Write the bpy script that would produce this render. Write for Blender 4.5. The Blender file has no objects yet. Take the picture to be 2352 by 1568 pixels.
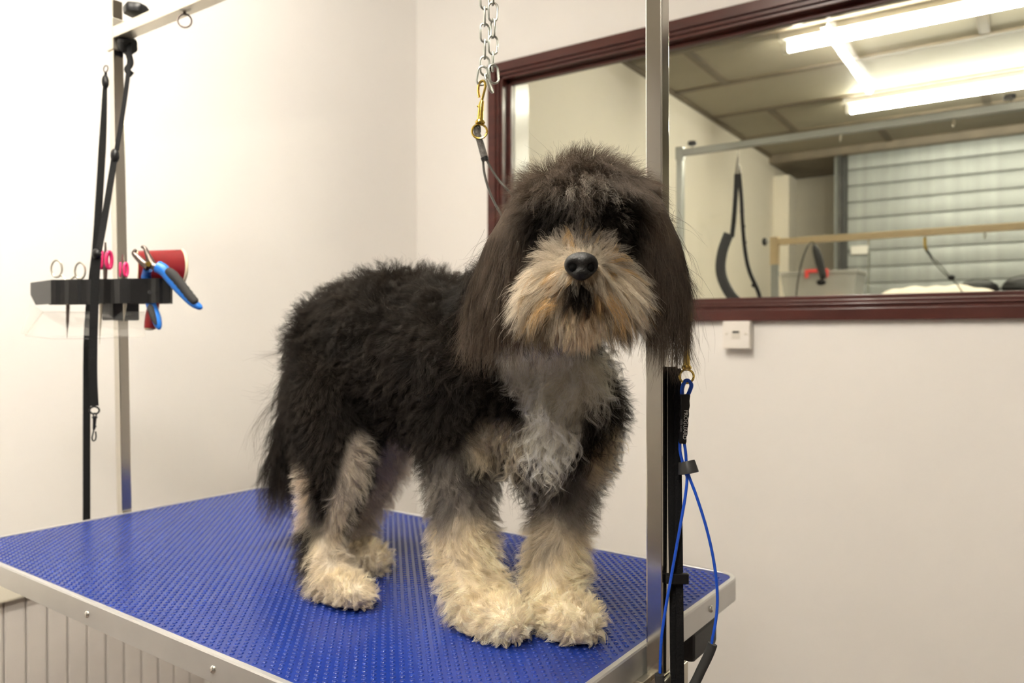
import bpy, bmesh, math, random
import numpy as np
from mathutils import Vector, Matrix, kdtree

random.seed(7)
RNG = np.random.default_rng(11)
sc = bpy.context.scene
COL = sc.collection

# ------------------------------------------------------------------ camera, world, exposure
F_PX, CW, CH = 1770.0, 2352.0, 1568.0
YAW, PITCH = math.radians(34.4), 0.011
TABLE_Z = 0.86
CAM_Z = TABLE_Z + 0.353
FW = Vector((-math.sin(YAW) * math.cos(PITCH), math.cos(YAW) * math.cos(PITCH), -math.sin(PITCH)))
RT = Vector((math.cos(YAW), math.sin(YAW), 0.0))
UP = RT.cross(FW)
CAM = Vector((0.0, 0.0, CAM_Z))
cd = bpy.data.cameras.new('camera')
cd.sensor_fit = 'HORIZONTAL'
cd.sensor_width = 23.1
cd.lens = F_PX / CW * 23.1
cd.clip_start, cd.clip_end = 0.05, 60
cd.dof.use_dof = True
cd.dof.focus_distance = 0.80
cd.dof.aperture_fstop = 3.8
cam = bpy.data.objects.new('camera', cd)
cam.matrix_world = Matrix(((RT.x, UP.x, -FW.x, CAM.x), (RT.y, UP.y, -FW.y, CAM.y), (RT.z, UP.z, -FW.z, CAM.z), (0, 0, 0, 1)))
COL.objects.link(cam)
sc.camera = cam
w = bpy.data.worlds.new('world')
sc.world = w
w.use_nodes = True
w.node_tree.nodes['Background'].inputs[0].default_value = (0.9, 0.92, 1, 1)
w.node_tree.nodes['Background'].inputs[1].default_value = 0.02
sc.view_settings.view_transform = 'Standard'
sc.view_settings.look = 'None'
sc.view_settings.exposure = 1.9
sc.view_settings.gamma = 1.0
sc.view_settings.use_curve_mapping = False
cy = sc.cycles
cy.max_bounces, cy.diffuse_bounces, cy.glossy_bounces, cy.transmission_bounces, cy.transparent_max_bounces = 7, 5, 3, 5, 8
cy.use_light_tree = False
cy.caustics_reflective = cy.caustics_refractive = False
TUBE_MAIN, TUBE_NEXT = 81.0, 29.0
TUBE_COL, TUBE_COL_NEXT = (1.0, 0.945, 0.86, 1), (1.0, 0.95, 0.79, 1)


def U(u, v, d):
    """world point seen at photo pixel (u, v) at depth d metres along the view axis"""
    return CAM + FW * d + RT * ((u - CW / 2) / F_PX * d) + UP * ((CH / 2 - v) / F_PX * d)


def ray(u, v):
    return FW + RT * ((u - CW / 2) / F_PX) + UP * ((CH / 2 - v) / F_PX)


def onz(u, v, z):
    r = ray(u, v)
    return CAM + r * ((z - CAM.z) / r.z)


def ony(u, v, y):
    r = ray(u, v)
    return CAM + r * (y / r.y)


def onx(u, v, x):
    r = ray(u, v)
    return CAM + r * (x / r.x)


TROT = math.radians(-1.44)
TCX, TCY = 1.4935, -0.4984
TL, TW = 1.10, 0.60


def T(x, y, z=0.0):
    """table frame (origin left corner, x along the long side) to world"""
    a, b = x - TCX, y - TCY
    return Vector((a * math.cos(TROT) - b * math.sin(TROT), a * math.sin(TROT) + b * math.cos(TROT), TABLE_Z + z))


# ------------------------------------------------------------------ materials
def mat(name, col, rough=0.5, metal=0.0, spec=0.5, bump=0.0, bscale=60.0, var=0.0, vscale=8.0, emit=None, alpha=None, trans=0.0, coat=0.0, stretch=None):
    m = bpy.data.materials.new(name)
    m.use_nodes = True
    nt = m.node_tree
    b = nt.nodes['Principled BSDF']
    b.inputs['Base Color'].default_value = (*col, 1)
    b.inputs['Roughness'].default_value = rough
    b.inputs['Metallic'].default_value = metal
    b.inputs['Specular IOR Level'].default_value = spec
    b.inputs['Coat Weight'].default_value = coat
    b.inputs['Coat Roughness'].default_value = 0.12
    if trans:
        b.inputs['Transmission Weight'].default_value = trans
    if emit:
        b.inputs['Emission Color'].default_value = emit[0]
        b.inputs['Emission Strength'].default_value = emit[1]
    if bump or var:
        tc = nt.nodes.new('ShaderNodeTexCoord')
        vec = tc.outputs['Object']
        if stretch:
            mp = nt.nodes.new('ShaderNodeMapping')
            mp.inputs['Scale'].default_value = stretch
            nt.links.new(vec, mp.inputs[0])
            vec = mp.outputs[0]
    if var:
        n = nt.nodes.new('ShaderNodeTexNoise')
        n.inputs['Scale'].default_value = vscale
        n.inputs['Detail'].default_value = 5
        nt.links.new(vec, n.inputs['Vector'])
        r = nt.nodes.new('ShaderNodeValToRGB')
        r.color_ramp.elements[0].position = 0.3
        r.color_ramp.elements[1].position = 0.7
        r.color_ramp.elements[0].color = (*[c * (1 - var) for c in col], 1)
        r.color_ramp.elements[1].color = (*[min(1, c * (1 + var)) for c in col], 1)
        nt.links.new(n.outputs['Fac'], r.inputs[0])
        nt.links.new(r.outputs[0], b.inputs['Base Color'])
    if bump:
        n2 = nt.nodes.new('ShaderNodeTexNoise')
        n2.inputs['Scale'].default_value = bscale
        n2.inputs['Detail'].default_value = 4
        nt.links.new(vec, n2.inputs['Vector'])
        bp = nt.nodes.new('ShaderNodeBump')
        bp.inputs['Strength'].default_value = bump
        bp.inputs['Distance'].default_value = 0.002
        nt.links.new(n2.outputs['Fac'], bp.inputs['Height'])
        nt.links.new(bp.outputs[0], b.inputs['Normal'])
    return m


def clear_mat(name, tint, gloss_rough=0.02, fac=0.04, haze=0.0, haze_col=(0.8, 0.8, 0.78, 1)):
    """thin clear sheet: transparent with a fresnel reflection and, if wanted, a milky share"""
    m = bpy.data.materials.new(name)
    m.use_nodes = True
    nt = m.node_tree
    nt.nodes.clear()
    out = nt.nodes.new('ShaderNodeOutputMaterial')
    tr = nt.nodes.new('ShaderNodeBsdfTransparent')
    tr.inputs[0].default_value = (*tint, 1)
    gl = nt.nodes.new('ShaderNodeBsdfGlossy')
    gl.inputs['Roughness'].default_value = gloss_rough
    fr = nt.nodes.new('ShaderNodeFresnel')
    fr.inputs[0].default_value = 1.45
    mx = nt.nodes.new('ShaderNodeMixShader')
    ge = nt.nodes.new('ShaderNodeNewGeometry')
    ff = nt.nodes.new('ShaderNodeMath')       # reflect on the outer skin only
    ff.operation = 'SUBTRACT'
    ff.inputs[0].default_value = 1.0
    nt.links.new(ge.outputs['Backfacing'], ff.inputs[1])
    fm = nt.nodes.new('ShaderNodeMath')
    fm.operation = 'MULTIPLY'
    nt.links.new(fr.outputs[0], fm.inputs[0])
    nt.links.new(ff.outputs[0], fm.inputs[1])
    nt.links.new(fm.outputs[0], mx.inputs[0])
    nt.links.new(tr.outputs[0], mx.inputs[1])
    nt.links.new(gl.outputs[0], mx.inputs[2])
    last = mx
    if haze:
        df = nt.nodes.new('ShaderNodeBsdfDiffuse')
        df.inputs[0].default_value = haze_col
        m2 = nt.nodes.new('ShaderNodeMixShader')
        m2.inputs[0].default_value = haze
        nt.links.new(mx.outputs[0], m2.inputs[1])
        nt.links.new(df.outputs[0], m2.inputs[2])
        last = m2
    nt.links.new(last.outputs[0], out.inputs[0])
    return m


M = {}
M['wall'] = mat('wall_paint', (0.80, 0.775, 0.735), 0.55, bump=0.12, bscale=90, var=0.012, vscale=2.5)
M['wallgrey'] = mat('wall_block_grey', (0.33, 0.31, 0.29), 0.7, bump=0.2, bscale=40, var=0.05)
M['wall2'] = mat('next_room_paint', (0.88, 0.82, 0.70), 0.6, bump=0.1, bscale=60, var=0.03, vscale=2.0)
M['ceil'] = mat('ceiling_panel_main', (0.50, 0.46, 0.38), 0.7, bump=0.1)
M['floor'] = mat('floor_vinyl', (0.13, 0.10, 0.085), 0.4, var=0.12, vscale=12)
M['dado'] = mat('dado_board', (0.62, 0.58, 0.54), 0.35, var=0.03)
M['dadotrim'] = mat('dado_trim', (0.80, 0.75, 0.62), 0.4, var=0.02)
M['frame'] = mat('mahogany_stain', (0.060, 0.0125, 0.008), 0.33, spec=0.4, var=0.22, vscale=6, bump=0.08, bscale=12, stretch=(1, 8, 8), coat=0.12)
M['reveal'] = mat('reveal_gloss', (0.72, 0.68, 0.60), 0.22, var=0.02)
M['glass'] = clear_mat('window_glass', (0.93, 0.94, 0.92), 0.01)
M['panel'] = mat('ceiling_panel', (0.36, 0.325, 0.245), 0.6, spec=.2, var=0.1, vscale=1.2, bump=0.05)
M['batten'] = mat('ceiling_batten', (0.15, 0.115, 0.07), 0.5, var=0.2)
M['battenw'] = mat('white_batten', (0.88, 0.86, 0.80), 0.35, var=0.02)
M['soffit'] = mat('soffit_brown', (0.22, 0.18, 0.13), 0.6, var=0.15)
M['shutter'] = mat('galvanised_slat', (0.36, 0.38, 0.365), 0.5, metal=0.35, var=0.14, vscale=3.0, bump=0.1, bscale=20, stretch=(6, 6, 0.6))
M['shutdark'] = mat('shutter_guide', (0.10, 0.10, 0.095), 0.5, metal=0.3, var=0.2)
M['mat'] = mat('blue_rubber', (0.007, 0.024, 0.18), 0.22, spec=0.38, var=0.04, vscale=5)
M['alu'] = mat('aluminium', (0.60, 0.595, 0.585), 0.34, metal=0.75, var=0.04, vscale=14, bump=0.03, bscale=200)
M['steel'] = mat('stainless', (0.60, 0.57, 0.51), 0.16, metal=1.0, var=0.05, vscale=30, stretch=(1, 1, .1))
M['steelsat'] = mat('satin_steel', (0.68, 0.64, 0.54), 0.33, metal=0.9, var=0.04, vscale=25)
M['chrome'] = mat('chrome', (0.75, 0.74, 0.70), 0.10, metal=1.0, var=0.02)
M['zinc'] = mat('zinc_chain', (0.52, 0.54, 0.50), 0.28, metal=1.0, var=0.06, vscale=40)
M['brass'] = mat('brass', (0.74, 0.52, 0.12), 0.16, metal=1.0, var=0.05, vscale=60)
M['black'] = mat('black_plastic', (0.005, 0.005, 0.0055), 0.42, spec=.35, var=0.1, vscale=30)
M['blackmatte'] = mat('black_powder_coat', (0.014, 0.014, 0.015), 0.6, var=0.1)
M['web'] = mat('black_webbing', (0.0045, 0.0045, 0.005), 0.8, spec=.25, bump=0.6, bscale=400, var=0.1)
M['greyplastic'] = mat('grey_plastic', (0.035, 0.035, 0.034), 0.45, var=0.06)
M['foam'] = mat('grey_foam', (0.028, 0.028, 0.028), 0.8, bump=0.3, bscale=80, var=0.1)
M['blue'] = mat('blue_cord', (0.006, 0.085, 0.62), 0.4, bump=0.4, bscale=500, var=0.06)
M['bluegrip'] = mat('blue_grip', (0.02, 0.19, 0.68), 0.38, var=0.05)
M['pink'] = mat('pink_grip', (0.72, 0.025, 0.15), 0.35, var=0.05)
M['red'] = mat('red_lacquer', (0.17, 0.004, 0.006), 0.35, var=0.12, vscale=20)
M['cream'] = mat('cream_edge', (0.72, 0.62, 0.42), 0.5, var=0.05)
M['iron'] = mat('dark_steel', (0.16, 0.13, 0.115), 0.35, metal=0.85, var=0.15, vscale=60)
M['braid'] = mat('braided_sleeve', (0.11, 0.10, 0.09), 0.4, metal=0.2, bump=1.0, bscale=700, var=0.4, vscale=300)
M['wire'] = mat('coated_wire', (0.16, 0.155, 0.14), 0.25, metal=0.6, var=0.1)
M['acrylic'] = clear_mat('clear_acrylic', (0.96, 0.955, 0.94), 0.03, haze=0.05)
M['socket'] = mat('white_switch_plastic', (0.80, 0.76, 0.70), 0.28, var=0.01)
M['beige'] = mat('beige_powder_coat', (0.78, 0.61, 0.36), 0.38, var=0.04)
M['greytube'] = mat('grey_steel_tube', (0.42, 0.43, 0.40), 0.35, metal=0.6, var=0.06)
M['text'] = mat('white_print', (0.62, 0.62, 0.62), 0.6, var=0.02)
M['textdim'] = mat('faint_print', (0.20, 0.20, 0.20), 0.6, var=0.02)
M['fixture'] = mat('fixture_white', (0.85, 0.84, 0.8), 0.4, var=0.01)
M['tube'] = mat('lamp_tube', (0.9, 0.9, 0.9), 0.4, emit=(TUBE_COL, TUBE_MAIN))
M['tubeb'] = mat('lamp_tube_dim', (0.9, 0.9, 0.9), 0.4, emit=(TUBE_COL, TUBE_MAIN * .92))
M['tube2'] = mat('lamp_tube_next', (0.9, 0.9, 0.9), 0.4, emit=(TUBE_COL_NEXT, TUBE_NEXT))
M['boxclear'] = clear_mat('storage_plastic', (0.9, 0.9, 0.9), 0.1, haze=0.45, haze_col=(0.62, 0.60, 0.56, 1))
M['redclip'] = mat('red_clip', (0.75, 0.06, 0.05), 0.4, var=0.04)
M['bundle'] = mat('dark_cloth', (0.06, 0.07, 0.09), 0.9, var=0.2)
M['bundle2'] = mat('pink_cloth', (0.52, 0.30, 0.22), 0.9, var=0.1)
M['cabinet'] = mat('cabinet_white', (0.74, 0.72, 0.67), 0.45, var=0.02)


# ------------------------------------------------------------------ geometry helpers
def catmull(pts, k=8, closed=False):
    pts = [Vector(p) for p in pts]
    n = len(pts)
    out = []
    for i in range(n if closed else n - 1):
        if closed:
            p0, p1, p2, p3 = pts[i - 1], pts[i], pts[(i + 1) % n], pts[(i + 2) % n]
        else:
            p0, p1, p2, p3 = pts[max(i - 1, 0)], pts[i], pts[i + 1], pts[min(i + 2, n - 1)]
        for j in range(k):
            t = j / k
            out.append(0.5 * ((2 * p1) + (p2 - p0) * t + (2 * p0 - 5 * p1 + 4 * p2 - p3) * t * t + (3 * p1 - p0 - 3 * p2 + p3) * t ** 3))
    if not closed:
        out.append(pts[-1])
    return out


class MB:
    def __init__(s):
        s.v, s.f = [], []

    def add(s, vs, fs):
        o = len(s.v)
        s.v += [tuple(p) for p in vs]
        s.f += [tuple(i + o for i in f) for f in fs]
        return s

    def hexa(s, p):
        """eight corners: bottom ring 0-3, top ring 4-7"""
        return s.add(p, [(3, 2, 1, 0), (4, 5, 6, 7), (0, 1, 5, 4), (1, 2, 6, 5), (2, 3, 7, 6), (3, 0, 4, 7)])

    def box(s, c, size, ax=(1, 0, 0), ay=(0, 1, 0), az=(0, 0, 1)):
        c = Vector(c)
        X, Y, Z = [Vector(a).normalized() * h / 2 for a, h in zip((ax, ay, az), size)]
        return s.hexa([c - X - Y - Z, c + X - Y - Z, c + X + Y - Z, c - X + Y - Z, c - X - Y + Z, c + X - Y + Z, c + X + Y + Z, c - X + Y + Z])

    def bbox(s, lo, hi):
        lo, hi = Vector(lo), Vector(hi)
        return s.box((lo + hi) / 2, hi - lo)

    def bar(s, a, b, wx, wy, side=(1, 0, 0)):
        a, b = Vector(a), Vector(b)
        d = (b - a).normalized()
        X = Vector(side)
        X = (X - d * X.dot(d)).normalized()
        return s.box((a + b) / 2, (wx, wy, (b - a).length), X, d.cross(X), d)

    def tube(s, path, r, n=8, closed=False, flat=None, flatdir=None):
        """sweep: r a number or one per point; flat = (half width, half thickness) gives a ribbon section"""
        path = [Vector(p) for p in path]
        m = len(path)
        rs = list(r) if hasattr(r, '__len__') else [r] * m
        t0 = (path[1] - path[0]).normalized()
        nrm = Vector(flatdir) if flatdir is not None else (Vector((0, 0, 1)) if abs(t0.z) < 0.9 else Vector((1, 0, 0)))
        vs = []
        for i in range(m):
            if closed:
                t = (path[(i + 1) % m] - path[i - 1]).normalized()
            else:
                t = (path[min(i + 1, m - 1)] - path[max(i - 1, 0)]).normalized()
            nrm = (nrm - t * nrm.dot(t))
            nrm = nrm.normalized() if nrm.length > 1e-6 else t.orthogonal().normalized()
            bi = t.cross(nrm)
            for j in range(n):
                a = 2 * math.pi * (j + 0.5) / n
                if flat:
                    ca, sa = math.cos(a), math.sin(a)
                    k = 0.35
                    x = math.copysign(abs(ca) ** k, ca) * flat[0] * rs[i]
                    y = math.copysign(abs(sa) ** k, sa) * flat[1] * rs[i]
                    vs.append(path[i] + nrm * x + bi * y)
                else:
                    vs.append(path[i] + (nrm * math.cos(a) + bi * math.sin(a)) * rs[i])
        fs = []
        for i in range(m if closed else m - 1):
            k = (i + 1) % m
            for j in range(n):
                l = (j + 1) % n
                fs.append((i * n + j, i * n + l, k * n + l, k * n + j))
        if not closed:
            fs.append(tuple(range(n - 1, -1, -1)))
            fs.append(tuple((m - 1) * n + j for j in range(n)))
        return s.add(vs, fs)

    def cyl(s, a, b, r0, r1=None, n=16):
        return s.tube([a, b], [r0, r1 if r1 is not None else r0], n)

    def lathe(s, prof, base, axis, n=20):
        """prof: list of (radius, height along axis)"""
        base, ax = Vector(base), Vector(axis).normalized()
        X = ax.orthogonal().normalized()
        Y = ax.cross(X)
        vs, fs = [], []
        for r, h in prof:
            for j in range(n):
                a = 2 * math.pi * j / n
                vs.append(base + ax * h + (X * math.cos(a) + Y * math.sin(a)) * max(r, 1e-5))
        for i in range(len(prof) - 1):
            for j in range(n):
                l = (j + 1) % n
                fs.append((i * n + j, i * n + l, (i + 1) * n + l, (i + 1) * n + j))
        fs.append(tuple(range(n - 1, -1, -1)))
        fs.append(tuple((len(prof) - 1) * n + j for j in range(n)))
        return s.add(vs, fs)

    def prism(s, poly, ext):
        poly = [Vector(p) for p in poly]
        e = Vector(ext)
        n = len(poly)
        vs = poly + [p + e for p in poly]
        fs = [tuple(range(n - 1, -1, -1)), tuple(range(n, 2 * n))]
        fs += [(i, (i + 1) % n, n + (i + 1) % n, n + i) for i in range(n)]
        return s.add(vs, fs)

    def ball(s, c, r, nu=16, nv=10, axes=None):
        c = Vector(c)
        rx = r if hasattr(r, '__len__') else (r, r, r)
        A = axes or (Vector((1, 0, 0)), Vector((0, 1, 0)), Vector((0, 0, 1)))
        vs, fs = [], []
        for i in range(nv + 1):
            th = math.pi * i / nv
            for j in range(nu):
                ph = 2 * math.pi * j / nu
                vs.append(c + A[0] * (rx[0] * math.sin(th) * math.cos(ph)) + A[1] * (rx[1] * math.sin(th) * math.sin(ph)) + A[2] * (rx[2] * math.cos(th)))
        for i in range(nv):
            for j in range(nu):
                l = (j + 1) % nu
                fs.append((i * nu + j, (i + 1) * nu + j, (i + 1) * nu + l, i * nu + l))
        return s.add(vs, fs)

    def mesh(s, name, smooth=None, bevel=0.0):
        me = bpy.data.meshes.new(name)
        bm = bmesh.new()
        vv = [bm.verts.new(p) for p in s.v]
        for f in s.f:
            try:
                bm.faces.new([vv[i] for i in f])
            except ValueError:
                pass
        bmesh.ops.remove_doubles(bm, verts=bm.verts, dist=1e-7)
        bmesh.ops.recalc_face_normals(bm, faces=bm.faces)
        if bevel:
            es = [e for e in bm.edges if len(e.link_faces) == 2 and e.calc_face_angle(0) > 0.9]
            bmesh.ops.bevel(bm, geom=es, offset=bevel, segments=2, profile=0.6, affect='EDGES', clamp_overlap=True)
        bm.to_mesh(me)
        bm.free()
        if smooth is not None:
            if bevel:
                smooth = 5
            for p in me.polygons:
                p.use_smooth = True
            me.set_sharp_from_angle(angle=math.radians(smooth))
        return me

    def build(s, name, m, parent=None, smooth=40, bevel=0.0):
        o = bpy.data.objects.new(name, s.mesh(name, smooth, bevel))
        o.data.materials.append(M[m] if isinstance(m, str) else m)
        COL.objects.link(o)
        if parent is not None:
            attach(o, parent)
        return o


def attach(o, parent):
    o.parent = parent
    o.matrix_parent_inverse = parent.matrix_world.inverted() if parent.type != 'EMPTY' or parent.parent is None else parent.matrix_world.inverted()


def thing(name, label, cat, loc=(0, 0, 0), group=None):
    o = bpy.data.objects.new(name, None)
    o.empty_display_size = 0.05
    COL.objects.link(o)
    o.location = loc
    o.matrix_world = Matrix.Translation(Vector(loc))
    return tag(o, label, cat, group)


def tag(o, label, cat, group=None):
    o['label'], o['category'] = label, cat
    if group:
        o['group'] = group
    return o


def struct(o, label=None):
    o['kind'] = 'structure'
    if label:
        o['label'] = label
    return o


def sempty(name, label, loc=(0, 0, 0)):
    o = bpy.data.objects.new(name, None)
    COL.objects.link(o)
    o.matrix_world = Matrix.Translation(Vector(loc))
    return struct(o, label)


def place(name, me, mtx, m, parent):
    o = bpy.data.objects.new(name, me)
    COL.objects.link(o)
    if not me.materials:
        me.materials.append(M[m])
    o.matrix_world = mtx
    o.parent = parent
    o.matrix_parent_inverse = parent.matrix_world.inverted()
    return o


def frame_mtx(loc, x, z):
    z = Vector(z).normalized()
    x = Vector(x)
    x = (x - z * x.dot(z)).normalized()
    y = z.cross(x)
    loc = Vector(loc)
    return Matrix(((x.x, y.x, z.x, loc.x), (x.y, y.y, z.y, loc.y), (x.z, y.z, z.z, loc.z), (0, 0, 0, 1)))


# ------------------------------------------------------------------ the room
XL, YW, ZC = -2.10, 2.38, 2.75      # left wall, window wall, ceiling
XR, YB = 3.2, -3.0
WT = 0.13                            # window wall thickness
XL2, YE = -1.95, 6.8                 # next room: left wall, end of its ceiling

struct(MB().bbox((XL - .1, YB - .1, -.1), (XR + .1, YW + .05, 0)).build('floor', 'floor'), 'brown vinyl floor of the grooming room')
struct(MB().bbox((XL - .1, YB - .1, ZC), (XR + .1, YW + .05, ZC + .1)).build('ceiling', 'ceil'), 'beige ceiling of the grooming room')
wl = struct(MB().bbox((XL - .1, YB - .1, 0), (XL, YW + .05, ZC)).build('wall_left', 'wall'), 'plain cream wall at the left behind the tool rack')
struct(MB().bbox((XR, YB - .1, 0), (XR + .1, YW + .05, ZC)).build('wall_right', 'wallgrey'), 'plain wall at the right out of view')
struct(MB().bbox((XL, YB - .1, 0), (XR, YB, ZC)).build('wall_near', 'wallgrey'), 'plain grey wall behind the camera')

# window opening, from the frame's outer corner in the photo
c_tl = ony(1120, 150, YW - .02)
c_b = ony(1900, 735, YW - .02)
WX0, WZ1, WZ0 = c_tl.x, c_tl.z, c_b.z
WX1 = 1.35
FWD = 0.060          # frame face width
ox0, ox1, oz0, oz1 = WX0 + .012, WX1 - .012, WZ0 + .012, WZ1 - .012
wb = MB()
wb.bbox((XL, YW, 0), (XR, YW + WT, oz0))
wb.bbox((XL, YW, oz1), (XR, YW + WT, ZC))
wb.bbox((XL, YW, oz0), (ox0, YW + WT, oz1))
wb.bbox((ox1, YW, oz0), (XR, YW + WT, oz1))
struct(wb.build('wall_window', 'wall'), 'cream wall with the wide internal window')

win = sempty('window_1', 'wide internal window with dark mahogany frame looking into the next room', (WX0, YW, WZ0))


def frame_side(a0, a1, horiz, at, inward):
    """stepped moulding: flat face, bead and inner rebate; mitred corners are overlapped"""
    b = MB()
    y0 = YW - .022
    steps = [(0.0, .034, y0), (.034, .043, y0 + .009), (.043, .049, y0 + .004), (.049, FWD, y0 + .013), (FWD, FWD + .014, YW + .028)]
    for s0, s1, yy in steps:
        lo, hi = sorted((at + inward * s0, at + inward * s1))
        m0, m1 = a0 + s0, a1 - s0
        if horiz:
            b.bbox((m0, yy, lo), (m1, YW + .05, hi))
        else:
            b.bbox((lo, yy, m0), (hi, YW + .05, m1))
    return b


frame_side(WX0, WX1, True, WZ1, -1).build('frame_rail', 'frame', win, bevel=.0018)
frame_side(WX0, WX1, True, WZ0, 1).build('frame_rail', 'frame', win, bevel=.0018)
frame_side(WZ0, WZ1, False, WX0, 1).build('frame_stile', 'frame', win, bevel=.0018)
frame_side(WZ0, WZ1, False, WX1, -1).build('frame_stile', 'frame', win, bevel=.0018)
gx0, gx1, gz0, gz1 = WX0 + FWD + .012, WX1 - FWD - .012, WZ0 + FWD + .012, WZ1 - FWD - .012
MB().bbox((gx0 - .008, YW + .034, gz0 - .008), (gx1 + .008, YW + .038, gz1 + .008)).build('pane', 'glass', win)
rv = MB()   # gloss-painted lining on the far side of the opening
rv.bbox((WX0 + FWD - .002, YW + .051, gz0 - .03), (WX0 + FWD + .016, YW + WT + .02, gz1 + .03))
rv.build('reveal_lining', 'reveal', win, bevel=.003)
rv = MB()
rv.bbox((WX0 + FWD, YW + .051, WZ0 + .03), (WX1 - FWD, YW + WT + .02, gz0 - .004))
rv.build('reveal_sill', 'frame', win, bevel=.003)

# dado boards low on the left wall
DZ = onx(0, 1352, XL).z
YD = 1.40
dado = sempty('trim_1', 'pale dado rail with vertical boarding low on the left wall', (XL, 0, 0))
MB().bbox((XL, YB, DZ - .028), (XL + .030, YD, DZ + .030)).build('dado_rail', 'dadotrim', dado, bevel=.006)
plank_me = MB().bbox((0, 0, 0), (.010, .0475, DZ - .03)).mesh('plank', 40, .005)
nplank = int((YD - YB) / .05)
for i in range(nplank):
    place('plank', plank_me, Matrix.Translation((XL, YB + i * .05, 0)), 'dado', dado)


# wall socket under the window frame
def socket():
    c = ony(1699, 769, YW)
    sz = .086
    t = thing('wall_socket', 'square white phone socket box on the wall under the window frame', 'wall socket', (c.x, YW, c.z - sz / 2))
    MB().bbox((c.x - sz / 2, YW - .030, c.z - sz / 2), (c.x + sz / 2, YW, c.z + sz / 2)).build('back_box', 'socket', t, bevel=.004)
    MB().bbox((c.x - sz / 2 + .001, YW - .036, c.z - sz / 2 + .001), (c.x + sz / 2 - .001, YW - .0305, c.z + sz / 2 - .001)).build('face_plate', 'socket', t, bevel=.0025)
    MB().bbox((c.x - .013, YW - .0375, c.z - .012), (c.x + .013, YW - .0362, c.z + .014)).build('shutter', 'reveal', t, bevel=.0006)
    MB().bbox((c.x - .010, YW - .0385, c.z + .006), (c.x + .010, YW - .0376, c.z + .012)).build('slot', 'greyplastic', t)
    sm = MB().lathe([(.0035, 0), (.0035, .0012), (.002, .002)], (0, 0, 0), (0, -1, 0), 10).mesh('screw', 40)
    for s in (-1, 1):
        place('screw', sm, Matrix.Translation((c.x + s * .030, YW - .0362, c.z + .004)), 'steelsat', t)


socket()


def ceiling_lamp(name, label, a, c, m, group=None):
    """batten fitting with one bare tube from a to c just under the ceiling"""
    a, c = Vector(a), Vector(c)
    dr = (c - a).normalized()
    sdv = dr.cross(Vector((0, 0, 1)))
    t = thing(name, label, 'ceiling light', (a + c) / 2, group)
    dn = Vector((0, 0, -1))
    MB().box((a + c) / 2 + dn * .0225, ((c - a).length + .06, .06, .045), dr, sdv).build('batten_body', 'fixture', t, bevel=.004)
    for p in (a, c):
        MB().box(p + dn * .075, (.028, .04, .06), dr, sdv).build('lamp_holder', 'fixture', t, bevel=.003)
    MB().cyl(a + dr * .014 + dn * .085, c - dr * .014 + dn * .085, .019, n=14).build('lamp_tube', m, t)
    return t


ceiling_lamp('fluorescent_light', 'fluorescent tube light on the ceiling right above the dog', (-.85, -.22, ZC), (-.85, 1.02, ZC), 'tube', 'tube lights of the grooming room')
ceiling_lamp('fluorescent_light', 'dimmer fluorescent tube light on the ceiling behind the camera', (.12, -1.45, ZC), (.12, -.21, ZC), 'tubeb', 'tube lights of the grooming room')

# ------------------------------------------------------------------ the next room seen through the window
YN = YW + WT
struct(MB().bbox((XL2 - .1, YN, -.1), (2.6, 8.0, 0)).build('floor_next_room', 'floor'), 'brown floor of the next room')
struct(MB().bbox((XL2 - .1, YN, 0), (XL2, 7.75, ZC + .05)).build('wall_next_room_left', 'wall2'), 'cream left wall of the next room')
struct(MB().bbox((2.5, YN, 0), (2.6, 8.0, ZC + .05)).build('wall_next_room_right', 'wall2'), 'cream right wall of the next room')
struct(MB().bbox((XL2, 7.65, 0), (2.5, 7.75, ZC)).build('wall_next_room_back', 'wall2'), 'pale wall at the back of the alcove beside the shutter')
cl2 = sempty('ceiling_next_room', 'panelled ceiling of the next room with brown battens', (0, 5, ZC))
ys = [YN, 3.30, 4.00, 4.67, 5.36, 6.08, YE]
for i in range(len(ys) - 1):
    xs = [XL2] + {0: [-1.6, -.4, .8], 1: [-1.0, .2, 1.4], 2: [-1.6, -.24, 1.0], 3: [-.90, .4, 1.6], 4: [-1.54, -.3, .9], 5: [-1.0, -.05, 1.2]}[i] + [2.5]
    for j in range(len(xs) - 1):
        g = .002
        MB().bbox((xs[j] + g, ys[i] + g, ZC), (xs[j + 1] - g, ys[i + 1] - g, ZC + .04)).build('ceiling_panel', 'panel', cl2)
        if j:
            wm = 'batten'
            MB().bbox((xs[j] - .024, ys[i], ZC - .008), (xs[j] + .024, ys[i + 1], ZC)).build('batten', wm, cl2)
    if i:
        MB().bbox((XL2, ys[i] - .022, ZC - .010), (2.5, ys[i] + .022, ZC)).build('batten', 'batten', cl2)
MB().bbox((XL2, YN, ZC - .02), (XL2 + .022, YE, ZC)).build('batten', 'batten', cl2)
struct(MB().bbox((XL2, YE, 2.685), (2.5, 7.65, ZC + .04)).build('trim_2', 'soffit'), 'brown soffit above the roller shutter')
struct(MB().bbox((XL2, 6.95, 0), (XL2 + .13, 7.2, 2.60)).build('wall_next_room_pillar', 'wall2'), 'white pillar at the end of the next room')

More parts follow.
